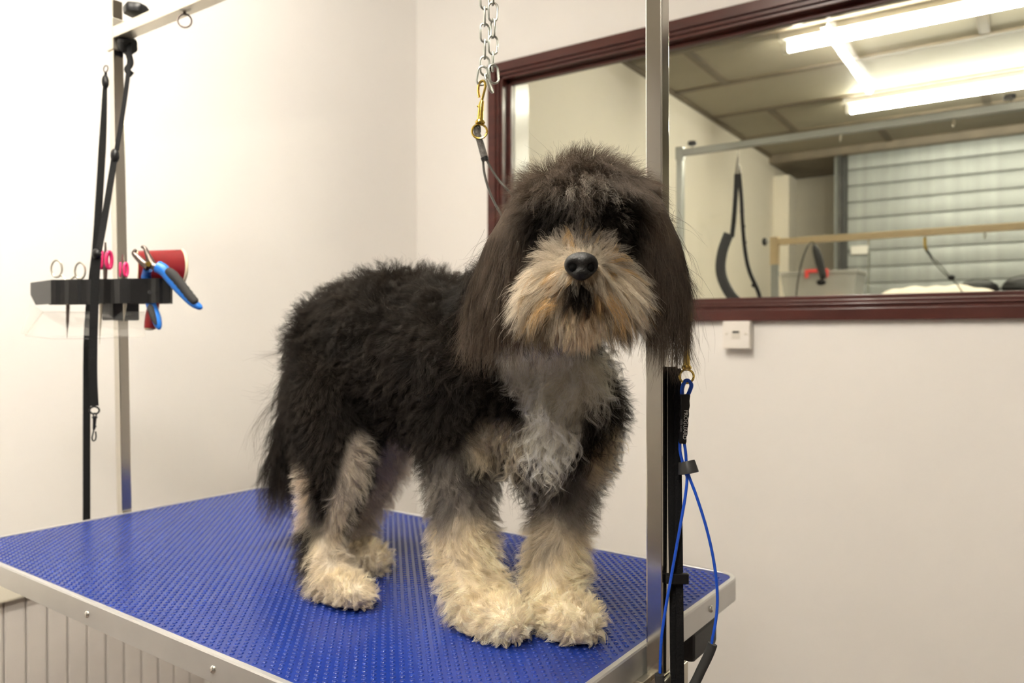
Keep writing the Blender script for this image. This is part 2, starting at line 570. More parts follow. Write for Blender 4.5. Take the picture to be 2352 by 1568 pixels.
shx0 = ony(1948, 500, 6.88).x
sh = sempty('door_1', 'grey galvanised roller shutter closing the next room', (0, 6.88, 0))
pitch = .135
prof = [(.004, 0), (-.006, .006), (-.009, .03), (-.0095, .07), (-.009, .105), (-.006, .127), (.004, .133), (.012, .133), (.012, 0)]
slat_me = MB().prism([(0, y, z) for y, z in prof], (2.5 - shx0, 0, 0)).mesh('slat', 25)
for k in range(20):
    place('slat', slat_me, Matrix.Translation((shx0, 6.88, .0 + k * pitch)), 'shutter', sh)
gd = MB()
gd.bbox((shx0 - .075, 6.83, 0), (shx0 - .045, 6.95, 2.685))
gd.bbox((shx0 - .045, 6.90, 0), (shx0, 6.95, 2.685))
gd.build('guide_rail', 'shutdark', sh)
MB().bbox((shx0 - .105, 6.86, 0), (shx0 - .076, 6.95, 2.685)).build('guide_post', 'shutter', sh)
MB().bbox((shx0 + .03, 6.84, 1.86), (shx0 + .16, 6.862, 1.93)).build('paper_label', 'battenw', sh)

ceiling_lamp('fluorescent_light', 'lit fluorescent tube in the next room nearest the window', (-1.08, 4.06, ZC), (.42, 4.06, ZC), 'tube2', 'tube lights of the next room')
ceiling_lamp('fluorescent_light', 'lit fluorescent tube in the next room nearer the roller shutter', (-1.04, 5.42, ZC), (.46, 5.42, ZC), 'tube2', 'tube lights of the next room')


def knob(c, axis, r, parent, name='knob', lobes=True, h=.018):
    b = MB()
    ax = Vector(axis).normalized()
    X = ax.orthogonal().normalized()
    Y = ax.cross(X)
    n = 30
    vs, fs = [], []
    prof = [(.55, 0), (.95, .15), (1, .4), (1, .75), (.85, 1.0), (.3, 1.05)]
    for q, hh in prof:
        for j in range(n):
            a = 2 * math.pi * j / n
            rr = r * q * (1 + (.06 * math.cos(6 * a) if lobes else 0))
            vs.append(Vector(c) + ax * h * hh + (X * math.cos(a) + Y * math.sin(a)) * rr)
    for i in range(len(prof) - 1):
        for j in range(n):
            l = (j + 1) % n
            fs.append((i * n + j, i * n + l, (i + 1) * n + l, (i + 1) * n + j))
    fs += [tuple(range(n - 1, -1, -1)), tuple((len(prof) - 1) * n + j for j in range(n))]
    return b.add(vs, fs).build(name, 'black', parent)


def ring(c, nrm, R, r, n=24, k=8, sx=1.0, xdir=None):
    nrm = Vector(nrm).normalized()
    X = Vector(xdir) if xdir is not None else nrm.orthogonal()
    X = (X - nrm * X.dot(nrm)).normalized()
    Y = nrm.cross(X)
    b = MB()
    b.tube([Vector(c) + X * (R * sx * math.cos(2 * math.pi * i / n)) + Y * (R * math.sin(2 * math.pi * i / n)) for i in range(n)], r, k, closed=True)
    return b


# --- steel over-table arm of the next room
def next_arm(name, label, yb, zb, x0, x1, tubew, mpost, mbar, sleeve, knobs, rings):
    t = thing(name, label, 'grooming arm', (x0, yb, 0))
    for x in (x0, x1):
        MB().bbox((x - tubew / 2, yb - tubew / 2, 0), (x + tubew / 2, yb + tubew / 2, zb + (.02 if not sleeve else -.04))).build('post', mpost, t, bevel=.002)
        MB().bbox((x - tubew * .62, yb - tubew * .62, zb - (.115 if sleeve else .03)), (x + tubew * .62, yb + tubew * .62, zb + .026)).build('sleeve', mbar, t, bevel=.002)
    MB().bbox((x0 + tubew * .6, yb - tubew / 2, zb - tubew / 2), (x1 - tubew * .6, yb + tubew / 2, zb + tubew / 2)).build('cross_bar', mbar, t, bevel=.002)
    for c, ax in knobs:
        MB().cyl(c, Vector(c) + Vector(ax) * .02, .004, n=8).build('knob_stem', 'chrome', t)
        knob(Vector(c) + Vector(ax) * .012, ax, .019, t)
    for x in rings:
        ring((x, yb, zb - tubew / 2 - .014), (1, 0.4, 0), .013, .0022, 18, 6).build('eyelet', 'steelsat', t)
    return t


ap = ony(1563, 352, 3.2)
xa = [ony(u, 320, 3.2).x for u in (1590, 1930, 2190, 2318)]
next_arm('overhead_rig', 'grey steel overhead grooming arm in the next room, just behind the glass', 3.2, ap.z, ap.x, .02, .028, 'greytube', 'greytube', False,
         [((xa[0], 3.2, ap.z + .014), (0, 0, 1)), ((xa[3], 3.2, ap.z + .014), (0, 0, 1))], [xa[1], xa[2]])
bp = ony(1780, 556, 4.0)
ra = [ony(u, 545, 4.0).x for u in (1995, 2125, 2262)]
next_arm('overhead_rig', 'beige overhead grooming arm standing lower in the next room', 4.0, bp.z, bp.x, .35, .032, 'greytube', 'beige', True,
         [((bp.x - .03, 4.0, bp.z + .005), (-1, 0, 0))], ra)

# foam padded belly strap hanging from the steel arm
bs = thing('belly_strap', 'black strap with thick grey foam sleeve hanging in the next room', 'strap', ony(1690, 690, 3.2))
q = lambda u, v: ony(u, v, 3.2)
ring(q(1695, 352), (1, .3, 0), .012, .002, 18, 6).build('ring', 'chrome', bs)
MB().tube([q(1695, 360), q(1693, 380), q(1692, 400)], [.004, .006, .009], 8).build('snap_hook', 'chrome', bs)
MB().tube([q(1697, 378), q(1699, 400)], [.004, .008], 8).build('snap_hook', 'chrome', bs)
MB().tube(catmull([q(1692, 398), q(1690, 440), q(1686, 500), q(1681, 545)], 5), 1, 8, flat=(.010, .002), flatdir=(1, 0, 0)).build('strap', 'web', bs)
fp = catmull([q(1674, 536), q(1660, 575), q(1655, 615), q(1663, 650), q(1685, 685), q(1720, 712)], 6)
MB().tube(fp, .0215, 14).build('foam_sleeve', 'foam', bs)
sp = catmull([q(1698, 398), q(1703, 460), q(1706, 520), q(1712, 580), q(1722, 625), q(1745, 682), q(1735, 715), q(1722, 712)], 6)
MB().tube(sp, 1, 8, flat=(.008, .003), flatdir=(1, 0, 0)).build('strap', 'web', bs)
for u, v in ((1704, 485), (1707, 520), (1710, 557), (1731, 655)):
    MB().ball(q(u, v), (.010, .008, .009), 8, 6).build('knot', 'web', bs)

# clippers hanging by the cord, chain and noose on the beige bar
q = lambda u, v, y=3.955: ony(u, v, y)
cp = thing('hair_clipper', 'grey and black hair clipper hanging by its cord from the beige bar', 'hair clipper', q(1890, 650))
MB().tube(catmull([q(1870, 562), q(1876, 580), q(1884, 610), q(1892, 640)], 5), [.008, .010, .013, .016, .018, .019, .02, .02, .02, .02, .019, .019, .018, .018, .016, .012], 10).build('body', 'greyplastic', cp)
MB().tube(catmull([q(1876, 585, 3.955), q(1884, 612, 3.952), q(1888, 628, 3.953)], 5), [.006, .009, .012, .013, .014, .014, .014, .012, .010, .008, .005], 8).build('grip', 'steelsat', cp)
MB().ball(q(1886, 648), (.024, .018, .015), 12, 8).build('blade_head', 'black', cp)
MB().tube(catmull([q(1872, 566), q(1866, 556, 3.99), q(1855, 566), q(1842, 600), q(1832, 650), q(1828, 690)], 6), .0042, 8).build('cord', 'wire', cp)

chm = MB()
chm.tube([(.0045 * math.cos(a) * 1, 0, .011 * math.sin(a)) for a in [2 * math.pi * i / 12 for i in range(12)]], .0016, 6, closed=True)
small_link = chm.mesh('chain_link', 40)
ch2 = thing('hanging_chain', 'thin silver chain hanging from the beige bar in the next room', 'chain', q(1995, 690))
ctop, cbot = q(1996, 575), q(1993, 690)
nl = 22
for i in range(nl):
    p = ctop.lerp(cbot, i / (nl - 1))
    place('chain_link', small_link, Matrix.Translation(p) @ Matrix.Rotation(math.pi / 2 * (i % 2) + .4, 4, 'Z'), 'zinc', ch2)
ns = thing('noose', 'black cable noose with brass clip and black bead behind the window', 'noose', q(2230, 675))
MB().tube(catmull([q(2124, 545), q(2125, 565), q(2129, 575)], 4), [.006] * 9, 8).build('snap_hook', 'brass', ns)
MB().tube([q(2126, 572), q(2140, 590)], [.006, .005], 8).build('sleeve', 'black', ns)
MB().tube(catmull([q(2138, 588), q(2163, 612), q(2184, 638), q(2200, 655), q(2216, 680)], 5), .0028, 6).build('cable', 'wire', ns)
MB().tube(catmull([q(2136, 590), q(2158, 617), q(2182, 640)], 5), .0028, 6).build('cable', 'wire', ns)
MB().ball(q(2185, 637), (.015, .012, .013), 12, 8).build('bead', 'black', ns)

# clear storage box on a cabinet by the shutter
cb0, cb1 = ony(1790, 690, 6.0), ony(1966, 690, 6.0)
zb = ony(1880, 700, 6.0).z
zt = ony(1880, 622, 6.0).z
cab = thing('storage_cabinet', 'tall white cabinet under the clear storage box in the next room', 'cabinet', (cb0.x, 6.0, 0))
MB().bbox((cb0.x - .1, 5.98, .06), (cb1.x + .1, 6.42, zb)).build('carcass', 'cabinet', cab, bevel=.003)
for s in (0, 1):
    xm = (cb0.x + cb1.x) / 2
    a, b2 = (cb0.x - .095, xm - .003) if s == 0 else (xm + .003, cb1.x + .095)
    dr = MB().bbox((a, 5.962, .1), (b2, 5.979, zb - .01)).build('door', 'cabinet', cab, bevel=.003)
    MB().cyl((xm + (-.03 if s == 0 else .03), 5.945, .75), (xm + (-.03 if s == 0 else .03), 5.945, .9), .006, n=8).build('handle', 'chrome', dr)
MB().bbox((cb0.x - .08, 6.0, 0), (cb1.x + .08, 6.4, .06)).build('plinth', 'blackmatte', cab)
bx = thing('storage_box', 'clear plastic storage box with red clip handle by the roller shutter', 'storage box', (cb0.x, 6.2, zb))
bb = MB()
wl_ = .003
bb.hexa([(cb0.x + .03, 6.05, zb), (cb1.x - .03, 6.05, zb), (cb1.x - .03, 6.36, zb), (cb0.x + .03, 6.36, zb), (cb0.x, 6.02, zt - .02), (cb1.x, 6.02, zt - .02), (cb1.x, 6.39, zt - .02), (cb0.x, 6.39, zt - .02)])
bb.build('tub', 'boxclear', bx, bevel=.01)
MB().bbox((cb0.x - .012, 6.01, zt - .019), (cb1.x + .012, 6.40, zt + .004)).build('lid', 'boxclear', bx, bevel=.006)
h0, h1, hz0, hz1 = ony(1849, 620, 6.0).x, ony(1902, 620, 6.0).x, ony(1880, 637, 6.0).z, ony(1880, 619, 6.0).z
hb = MB().bbox((h0, 5.99, hz1 - .02), (h1, 6.009, hz1 + .004))
hb.bbox((h0, 5.99, hz0), (h0 + .025, 6.009, hz1 - .02)).bbox((h1 - .025, 5.99, hz0), (h1, 6.009, hz1 - .02))
hb.build('clip_handle', 'redclip', bx, bevel=.003)
MB().ball(((cb0.x * .65 + cb1.x * .35), 6.2, zb + .05), (.09, .08, .048), 12, 8).build('folded_cloth', 'bundle', bx)
MB().ball(((cb0.x * .35 + cb1.x * .65), 6.2, zb + .06), (.10, .08, .055), 12, 8).build('folded_cloth', 'bundle2', bx)
# a white dog on a table in the next room: only its back shows above the sill
td = thing('far_grooming_table', 'grooming table in the next room hidden below the window sill', 'grooming table', ony(2160, 700, 4.5) * Vector((1, 1, 0)))
tz = .72
p0, p1 = ony(1960, 700, 4.4).x, ony(2420, 700, 4.4).x
MB().bbox((p0 - .1, 4.10, tz - .03), (p1 + .3, 4.75, tz)).build('top', 'mat', td, bevel=.004)
for x in (p0, p1 + .2):
    for y in (4.16, 4.69):
        MB().bbox((x - .015, y - .015, 0), (x + .015, y + .015, tz - .03)).build('leg', 'blackmatte', td)
YD2 = 4.42
q = lambda u, v, y=YD2: ony(u, v, y)
bm = bmesh.new()


def bl(c, r, s=(1, 1, 1)):
    bmesh.ops.create_icosphere(bm, subdivisions=3, radius=1.0, matrix=Matrix.Translation(c) @ Matrix.Diagonal((r * s[0], r * s[1], r * s[2], 1)))


zc_ = q(2160, 655).z
for u, v, r in ((2060, 662, .12), (2100, 656, .13), (2150, 655, .13), (2200, 652, .135), (2250, 660, .12), (2285, 672, .11)):
    c = q(u, v)
    bl((c.x, c.y, c.z - r), r)
xs_ = [q(2075, 660).x, q(2270, 660).x]
for x in xs_:
    for s in (-1, 1):
        for k in range(8):
            zz = tz + .03 + (zc_ - .2 - tz - .03) * k / 7
            bl((x, YD2 + s * .06, zz), .032 + .004 * k)
        bl((x + .03, YD2 + s * .06, tz + .022), .04, (1.3, .9, .6))
me = bpy.data.meshes.new('far_dog')
bm.to_mesh(me)
bm.free()
fd = bpy.data.objects.new('far_dog', me)
COL.objects.link(fd)
mo = fd.modifiers.new('fuse', 'REMESH')
mo.mode, mo.voxel_size = 'VOXEL', .012
mo = fd.modifiers.new('soften', 'SMOOTH')
mo.iterations = 6
M['fleece'] = mat('white_fleece', (.86, .78, .66), .9, bump=1.0, bscale=160, var=.06, vscale=30)
me.materials.append(M['fleece'])
dg = bpy.context.evaluated_depsgraph_get()
me2_ = bpy.data.meshes.new_from_object(fd.evaluated_get(dg))
fd.modifiers.clear()
fd.data = me2_
me2_.materials.clear()
me2_.materials.append(M['fleece'])
for p in me2_.polygons:
    p.use_smooth = True
tag(fd, 'white fleecy dog seen through the window, only its back above the sill', 'dog')
# two dark rounded headrest shapes behind it
for u, v, lab, wz in ((2246, 641, 'dark rounded cushion behind the white back in the next room', (.105, .07, .06)), (2362, 630, 'large dark rounded cushion at the right edge of the window', (.125, .08, .070))):
    c = q(u, v, 5.1)
    zb2 = c.z - wz[2] * 2
    t = thing('dark_cushion', lab, 'cushion', (c.x, 5.1, zb2), 'dark cushions in the next room')
    MB().ball((c.x, 5.1, c.z - wz[2]), wz, 20, 12).build('pad', 'black', t, smooth=80)
    MB().tube(ring_pts := [(c.x + wz[0] * math.cos(a), 5.1 + wz[1] * math.sin(a), c.z - wz[2]) for a in [2 * math.pi * i / 24 for i in range(24)]], .006, 6, closed=True).build('piping', 'black', t)
zsh = q(2246, 641, 5.1).z - .125
sh_ = thing('crate_stack', 'stacked dark crates under the cushions in the next room', 'crate', (q(2300, 640, 5.1).x, 5.1, 0))
xa0, xa1 = q(2180, 640, 5.1).x, q(2460, 640, 5.1).x
for k in range(2):
    z0, z1 = zsh / 2 * k, zsh / 2 * (k + 1) - .004
    MB().bbox((xa0, 4.85, z0), (xa1, 5.4, z1)).build('crate_body', 'greyplastic', sh_, bevel=.01)
    MB().bbox((xa0 + .05, 4.835, z0 + .05), (xa1 - .05, 4.849, z1 - .05)).build('crate_door', 'greytube', sh_, bevel=.004)


# ------------------------------------------------------------------ the grooming table
tb = thing('grooming_table', 'grooming table with blue studded rubber top and aluminium edge', 'grooming table', T(TL / 2, TW / 2, -TABLE_Z))


def rrect(x0, y0, x1, y1, r, z, n=6):
    out = []
    for cx, cy, a0 in ((x1 - r, y0 + r, -90), (x1 - r, y1 - r, 0), (x0 + r, y1 - r, 90), (x0 + r, y0 + r, 180)):
        for i in range(n + 1):
            a = math.radians(a0 + 90 * i / n)
            out.append(T(cx + r * math.cos(a), cy + r * math.sin(a), z))
    return out


def loops(rings_, closed_ends=False):
    b = MB()
    n = len(rings_[0])
    vs = [p for rg in rings_ for p in rg]
    fs = []
    for i in range(len(rings_) - 1):
        for j in range(n):
            l = (j + 1) % n
            fs.append((i * n + j, i * n + l, (i + 1) * n + l, (i + 1) * n + j))
    if closed_ends:
        fs += [tuple(range(n - 1, -1, -1)), tuple((len(rings_) - 1) * n + j for j in range(n))]
    return b.add(vs, fs)


e = .008
R0 = .028
loops([rrect(-e + .006, -e + .006, TL + e - .006, TW + e - .006, R0 - .006, -.031), rrect(-e, -e, TL + e, TW + e, R0, -.031),
       rrect(-e, -e, TL + e, TW + e, R0, -.0012), rrect(-e + .0012, -e + .0012, TL + e - .0012, TW + e - .0012, R0 - .001, .0008),
       rrect(-.0012, -.0012, TL + .0012, TW + .0012, R0 - .007, .0008), rrect(0, 0, TL, TW, R0 - .008, .0),
       rrect(0, 0, TL, TW, R0 - .008, -.006)]).build('edge_trim', 'alu', tb, smooth=30)
loops([rrect(0, 0, TL, TW, R0 - .008, -.027), rrect(0, 0, TL, TW, R0 - .008, -.0045)], True).build('board', 'blackmatte', tb)
loops([rrect(.0003, .0003, TL - .0003, TW - .0003, R0 - .008, -.0045), rrect(.0003, .0003, TL - .0003, TW - .0003, R0 - .008, -.0008)], True).build('rubber_top', 'mat', tb)
# studs: diamond lattice of small raised pips
sb = MB()
qp = .0097
pip = [(.0031, -.0008), (.0028, .0001), (.0017, .00035)]
n6 = 7
Ti = int(1.3 / qp)
cosr, sinr = math.cos(TROT), math.sin(TROT)
vs, fs = [], []
for i in range(-Ti, Ti):
    for j in range(-Ti, Ti):
        x, y = (i - j) * qp * .7071, (i + j) * qp * .7071
        if not (.006 < x < TL - .006 and .006 < y < TW - .006):
            continue
        if (min(x, TL - x) < .02 and min(y, TW - y) < .02):
            continue
        o = len(vs)
        c = T(x, y, 0)
        for r_, h_ in pip:
            for k in range(n6):
                a = 2 * math.pi * k / n6
                vs.append((c.x + r_ * math.cos(a), c.y + r_ * math.sin(a), c.z + h_))
        for s_ in range(2):
            for k in range(n6):
                l = (k + 1) % n6
                fs.append((o + s_ * n6 + k, o + s_ * n6 + l, o + (s_ + 1) * n6 + l, o + (s_ + 1) * n6 + k))
        fs.append(tuple(o + 2 * n6 + k for k in range(n6)))
me = bpy.data.meshes.new('studs')
me.from_pydata(vs, [], fs)
me.materials.append(M['mat'])
for p in me.polygons:
    p.use_smooth = True
st = bpy.data.objects.new('studs', me)
COL.objects.link(st)
attach(st, tb)
st['kind'] = 'stuff'

screw_me = MB().lathe([(.0048, 0), (.0046, .0012), (.0032, .0026), (.0012, .003)], (0, 0, 0), (0, 0, 1), 14).mesh('screw', 40)
xd, yd = (T(1, 0) - T(0, 0)), (T(0, 1) - T(0, 0))
for x in (.168, .452, .735, .96):
    place('screw', screw_me, frame_mtx(T(x, -e, -.016), (0, 0, 1), -yd), 'chrome', tb)
for y in (.10, .49):
    place('screw', screw_me, frame_mtx(T(TL + e, y, -.016), (0, 0, 1), xd), 'chrome', tb)

# folding frame under the top
LX0 = .73
for x in (LX0, .98):
    for y in (.05, .55):
        MB().bar(T(x, y, -.03), T(x, y, -TABLE_Z + .02), .028, .028, xd).build('leg', 'blackmatte', tb, bevel=.002)
        MB().cyl(T(x, y, -TABLE_Z), T(x, y, -TABLE_Z + .03), .02, n=12).build('foot', 'black', tb)
    MB().bar(T(x, .05, -.70), T(x, .55, -.70), .025, .025, (0, 0, 1)).build('stretcher', 'blackmatte', tb, bevel=.002)
for y in (.05, .55):
    MB().bar(T(LX0, y, -.70), T(.98, y, -.70), .025, .025, (0, 0, 1)).build('stretcher', 'blackmatte', tb, bevel=.002)
    MB().bar(T(.06, y, -.045), T(1.04, y, -.045), .025, .03, (0, 0, 1)).build('top_rail', 'blackmatte', tb, bevel=.002)
    MB().bar(T(.12, y, -TABLE_Z + .02), T(1.04, y, -TABLE_Z + .02), .030, .04, (0, 0, 1)).build('base_skid', 'blackmatte', tb, bevel=.002)
kb = MB()
kb.box(T(TL - .012, TW - .115, -.055), (.030, .085, .040), xd, yd, (0, 0, 1))
kb.build('corner_bracket', 'black', tb, bevel=.006)

# ------------------------------------------------------------------ over-table H frame
PW = .020


def solve_y(x, u):
    lo, hi = -.2, .9
    for _ in range(50):
        m_ = (lo + hi) / 2
        d = T(x, m_, 0) - CAM
        uu = CW / 2 + F_PX * d.dot(RT) / d.dot(FW)
        # larger y moves the point to the right in the picture
        if uu < u:
            lo = m_
        else:
            hi = m_
    return lo


xr = TL + e + .0135
yr = solve_y(xr, 1513)
xl = -e - .0135
yl = solve_y(xl, 288)
pr_b = T(xr, yr, -.16)
pl_b = T(xl, yl, -.16)


def depth_of(p):
    return (Vector(p) - CAM).dot(FW)


def U_at(u, v, p):
    return U(u, v, depth_of(p))


pl_ref, pr_ref = T(xl, yl, 0), T(xr, yr, 0)
pl_top = U_at(264, 4, pl_ref)
bar_l = U_at(266, 82, pl_ref)
bar_z = bar_l.z
pr_top = U_at(1508, -420, pr_ref)
pr_top.z = bar_z + .10
hf = thing('over_table_rig', 'stainless steel over-table frame with two square posts and cross bar', 'grooming arm', pl_b)
MB().bar(pl_b, pl_top, PW, PW, xd).build('post', 'steel', hf, bevel=.0016)
MB().bar(pr_b, pr_top, PW, PW, xd).build('post', 'steel', hf, bevel=.0016)
ld = (pl_top - pl_b).normalized()
MB().bar(bar_l - ld * .032, bar_l + ld * .030, PW + .006, PW + .006, xd).build('sleeve', 'steelsat', hf, bevel=.0012)
bar_r = T(xr, yr, 0)
bar_r = Vector((bar_r.x, bar_r.y, bar_z))
MB().bar(bar_r - Vector((0, 0, .03)), bar_r + Vector((0, 0, .03)), PW + .006, PW + .006, xd).build('sleeve', 'steelsat', hf, bevel=.0012)
bdir = (bar_r - bar_l).normalized()
bside = bdir.cross(Vector((0, 0, 1))).normalized()
MB().bar(bar_l + bdir * .013, bar_r - bdir * .013, .022, .026, (0, 0, 1)).build('cross_bar', 'steelsat', hf, bevel=.0012)
kc = bar_l + bdir * .075 + Vector((0, 0, .011)) - bside * .0
MB().cyl(kc, kc + Vector((0, 0, .014)), .004, n=8).build('knob_stem', 'chrome', hf)
knob(kc + Vector((0, 0, .010)), (0, 0, 1), .022, hf, h=.020)
kc2 = U_at(286, 102, pl_ref)
MB().cyl(bar_l - ld * .022, kc2 + xd * .004, .004, n=8).build('knob_stem', 'chrome', hf)
knob(kc2, (kc2 - bar_l).normalized().lerp(xd, .6), .019, hf, h=.018)


def eyelet(p, parent, R=.012):
    ring(Vector(p) - Vector((0, 0, R + .014)), bside * .8 + bdir * .75, R, .0016, 24, 8).build('eyelet', 'iron', parent)
    MB().cyl(Vector(p) - Vector((0, 0, .0155)), Vector(p) - Vector((0, 0, .010)), .0028, n=8).build('eyelet_stem', 'iron', parent)


def on_bar(u):
    lo, hi = 0.0, (bar_r - bar_l).length
    for _ in range(50):
        m_ = (lo + hi) / 2
        d = bar_l + bdir * m_ - CAM
        if CW / 2 + F_PX * d.dot(RT) / d.dot(FW) < u:
            lo = m_
        else:
            hi = m_
    return bar_l + bdir * lo


for u in (424, 780, 1121):
    eyelet(on_bar(u), hf)
# clamps that hold the posts to the table edge
for px, sgn in ((xr, 1), (xl, -1)):
    yy = yr if sgn > 0 else yl
    b = MB()
    b.box(T(px - sgn * .0115 + sgn * .0235, yy, -.075), (.004, .10, .09), xd, yd, (0, 0, 1))
    b.build('clamp_plate', 'steelsat', hf, bevel=.001)
    MB().box(T(px - sgn * .05, yy, -.0345), (.09, .06, .006), xd, yd, (0, 0, 1)).build('clamp_jaw', 'steelsat', hf, bevel=.001)
    for s in (-1, 1):
        c = T(px + sgn * .014, yy + s * .032, -.062)
        MB().cyl(c, c + xd * sgn * .018, .006, n=6).build('clamp_bolt', 'chrome', hf)
    c = T(px - sgn * .05, yy, -.038)
    MB().cyl(c - Vector((0, 0, .06)), c, .005, n=8).build('clamp_screw', 'chrome', hf)
    knob(c - Vector((0, 0, .06)), (0, 0, -1), .024, hf, 'clamp_knob')
pin = U_at(1578, 736, pr_ref)
MB().tube([U_at(1528, 736, pr_ref), U_at(1574, 736, pr_ref), U_at(1590, 735, pr_ref), U_at(1595, 735, pr_ref)], [.0022, .0022, .0026, .001], 10).build('hook_pin', 'chrome', hf)
# ------------------------------------------------------------------ the dog
# flesh primitives: chains of balls (photo pixel, depth, radius in metres), fused into one skin
PRIM = []      # (centre, radius, tag)


HS = .85      # the head leans out towards us: nearer than the chest, so smaller at the same outline


def chain(tag_, pts, k=7):
    s_ = HS if tag_ in ('skull', 'muzzle', 'chin', 'ear') else 1.0
    P_ = [(U(u, v, d * s_), r * s_) for u, v, d, r in pts]
    for i in range(len(P_) - 1):
        for j in range(k + (1 if i == len(P_) - 2 else 0)):
            t = j / k
            PRIM.append((P_[i][0].lerp(P_[i + 1][0], t), P_[i][1] * (1 - t) + P_[i + 1][1] * t, tag_))


chain('body', [(800, 800, 1.18, .086), (890, 775, 1.12, .094), (990, 800, 1.06, .098), (1090, 830, 1.01, .098), (1190, 880, .985, .085), (1265, 935, .965, .064)])
chain('body', [(880, 860, 1.12, .07), (1000, 890, 1.06, .075), (1100, 930, 1.00, .07)])
chain('chest', [(1290, 850, .945, .052), (1290, 930, .945, .060), (1260, 1010, .95, .050)])
chain('neck', [(1120, 800, 1.0, .085), (1200, 730, .95, .078), (1270, 670, .88, .066), (1320, 600, .83, .055)])
# hind legs
chain('hleg', [(790, 880, 1.13, .080), (775, 990, 1.10, .058), (772, 1080, 1.085, .044), (755, 1160, 1.085, .034), (738, 1220, 1.085, .028), (742, 1300, 1.05, .026), (762, 1340, 1.03, .027)])
chain('hpaw', [(765, 1354, 1.02, .023), (800, 1362, 1.00, .023), (822, 1364, .988, .019)])
chain('fhleg', [(880, 900, 1.22, .070), (890, 1010, 1.22, .046), (865, 1100, 1.215, .032), (825, 1180, 1.195, .026), (815, 1245, 1.17, .024)])
chain('hpaw', [(822, 1275, 1.15, .022), (850, 1285, 1.13, .022), (866, 1288, 1.12, .018)])
# front legs
chain('fleg', [(1065, 940, 1.0, .070), (1062, 1040, .985, .050), (1058, 1140, .975, .036), (1066, 1250, .968, .034), (1085, 1330, .952, .035), (1108, 1395, .933, .034)])
chain('fpaw', [(1110, 1410, .922, .033), (1146, 1426, .898, .031), (1166, 1430, .886, .025)])
chain('fleg', [(1345, 930, .985, .048), (1330, 1010, .975, .044), (1300, 1100, .965, .036), (1284, 1200, .958, .033), (1274, 1300, .948, .034), (1272, 1388, .93, .033)])
chain('fpaw', [(1278, 1410, .92, .033), (1308, 1428, .895, .031), (1332, 1432, .883, .025)])
# head
chain('skull', [(1345, 492, .935, .064), (1345, 520, .915, .064), (1345, 560, .905, .058)], 5)
chain('skull', [(1275, 490, .93, .050), (1415, 490, .93, .050)], 5)
chain('muzzle', [(1335, 600, .885, .040), (1335, 625, .845, .031), (1335, 632, .822, .023)], 5)
chain('muzzle', [(1275, 665, .868, .034), (1395, 665, .868, .034)], 5)
chain('chin', [(1332, 705, .865, .030), (1328, 738, .865, .022)], 4)
# ears: broad leather hanging beside the cheeks
for e_ in ([(1225, 470, .935, .026), (1180, 550, .93, .021), (1150, 640, .93, .017), (1150, 715, .93, .013)],
           [(1210, 480, .94, .024), (1145, 570, .945, .019), (1105, 660, .95, .015), (1095, 735, .95, .012)],
           [(1200, 500, .93, .022), (1185, 600, .92, .018), (1175, 690, .92, .014)],
           [(1465, 470, .915, .026), (1505, 550, .905, .021), (1520, 640, .90, .017), (1515, 715, .90, .013)],
           [(1480, 480, .915, .024), (1535, 570, .905, .018), (1558, 660, .90, .015), (1555, 735, .90, .012)]):
    chain('ear', e_, 7)
# tail
chain('tail', [(735, 790, 1.24, .034), (690, 860, 1.26, .022), (668, 950, 1.27, .016), (648, 1040, 1.27, .020), (645, 1110, 1.265, .014)])

bm = bmesh.new()
for c, r, _ in PRIM:
    bmesh.ops.create_icosphere(bm, subdivisions=2, radius=r, matrix=Matrix.Translation(c))
me = bpy.data.meshes.new('dog')
bm.to_mesh(me)
bm.free()
dog = bpy.data.objects.new('dog', me)
COL.objects.link(dog)
rm = dog.modifiers.new('fuse', 'REMESH')
rm.mode, rm.voxel_size = 'VOXEL', .0055
sm = dog.modifiers.new('soften', 'SMOOTH')
sm.factor, sm.iterations = .5, 5
dg = bpy.context.evaluated_depsgraph_get()
me2 = bpy.data.meshes.new_from_object(dog.evaluated_get(dg))
dog.modifiers.clear()
dog.data = me2
bpy.data.meshes.remove(me)
me2.name = 'dog'
for p in me2.polygons:
    p.use_smooth = True
nv = len(me2.vertices)
co = np.empty(nv * 3, np.float32)
me2.vertices.foreach_get('co', co)
co = co.reshape(-1, 3)
co[:, 2] = np.maximum(co[:, 2], TABLE_Z + .0015)
me2.vertices.foreach_set('co', co.ravel())
me2.update()
tag(dog, 'fluffy black and white dog standing on the blue table with its head turned to us', 'dog')

# ---- coat colour as patches on the body (3D), shared by skin and fur
DARK = np.array((.017, .0130, .0098))
GREY = np.array((.30, .265, .225))
CREAM = np.array((.90, .79, .60))
WHITE = np.array((1.0, .95, .84))
TAN = np.array((.42, .25, .09))
MUZ = np.array((.60, .53, .42))
BROWN = np.array((.072, .053, .038))
BEARD = np.array((.80, .67, .50))

pc = np.array([[c.x, c.y, c.z] for c, r, _ in PRIM])
pr = np.array([r for c, r, _ in PRIM])
ptag = [t for _, _, t in PRIM]
TAGS = sorted(set(ptag))
ptid = np.array([TAGS.index(t) for t in ptag])


def nearest_tag(P):
    best = np.full(len(P), 1e9)
    bt = np.zeros(len(P), int)
    for i in range(len(pc)):
        d = (np.linalg.norm(P - pc[i], axis=1) - pr[i])
        m_ = d < best
        best[m_] = d[m_]
        bt[m_] = ptid[i]
    return bt


def npU(u, v, d, s_=1.0):
    p = U(u, v, d * s_)
    return np.array((p.x, p.y, p.z))


def blob(P, u, v, d, r, soft=.35, s_=1.0):
    q_ = np.linalg.norm(P - npU(u, v, d, s_), axis=1) / (r * s_)
    return np.clip((1 - q_) / soft + .5, 0, 1)


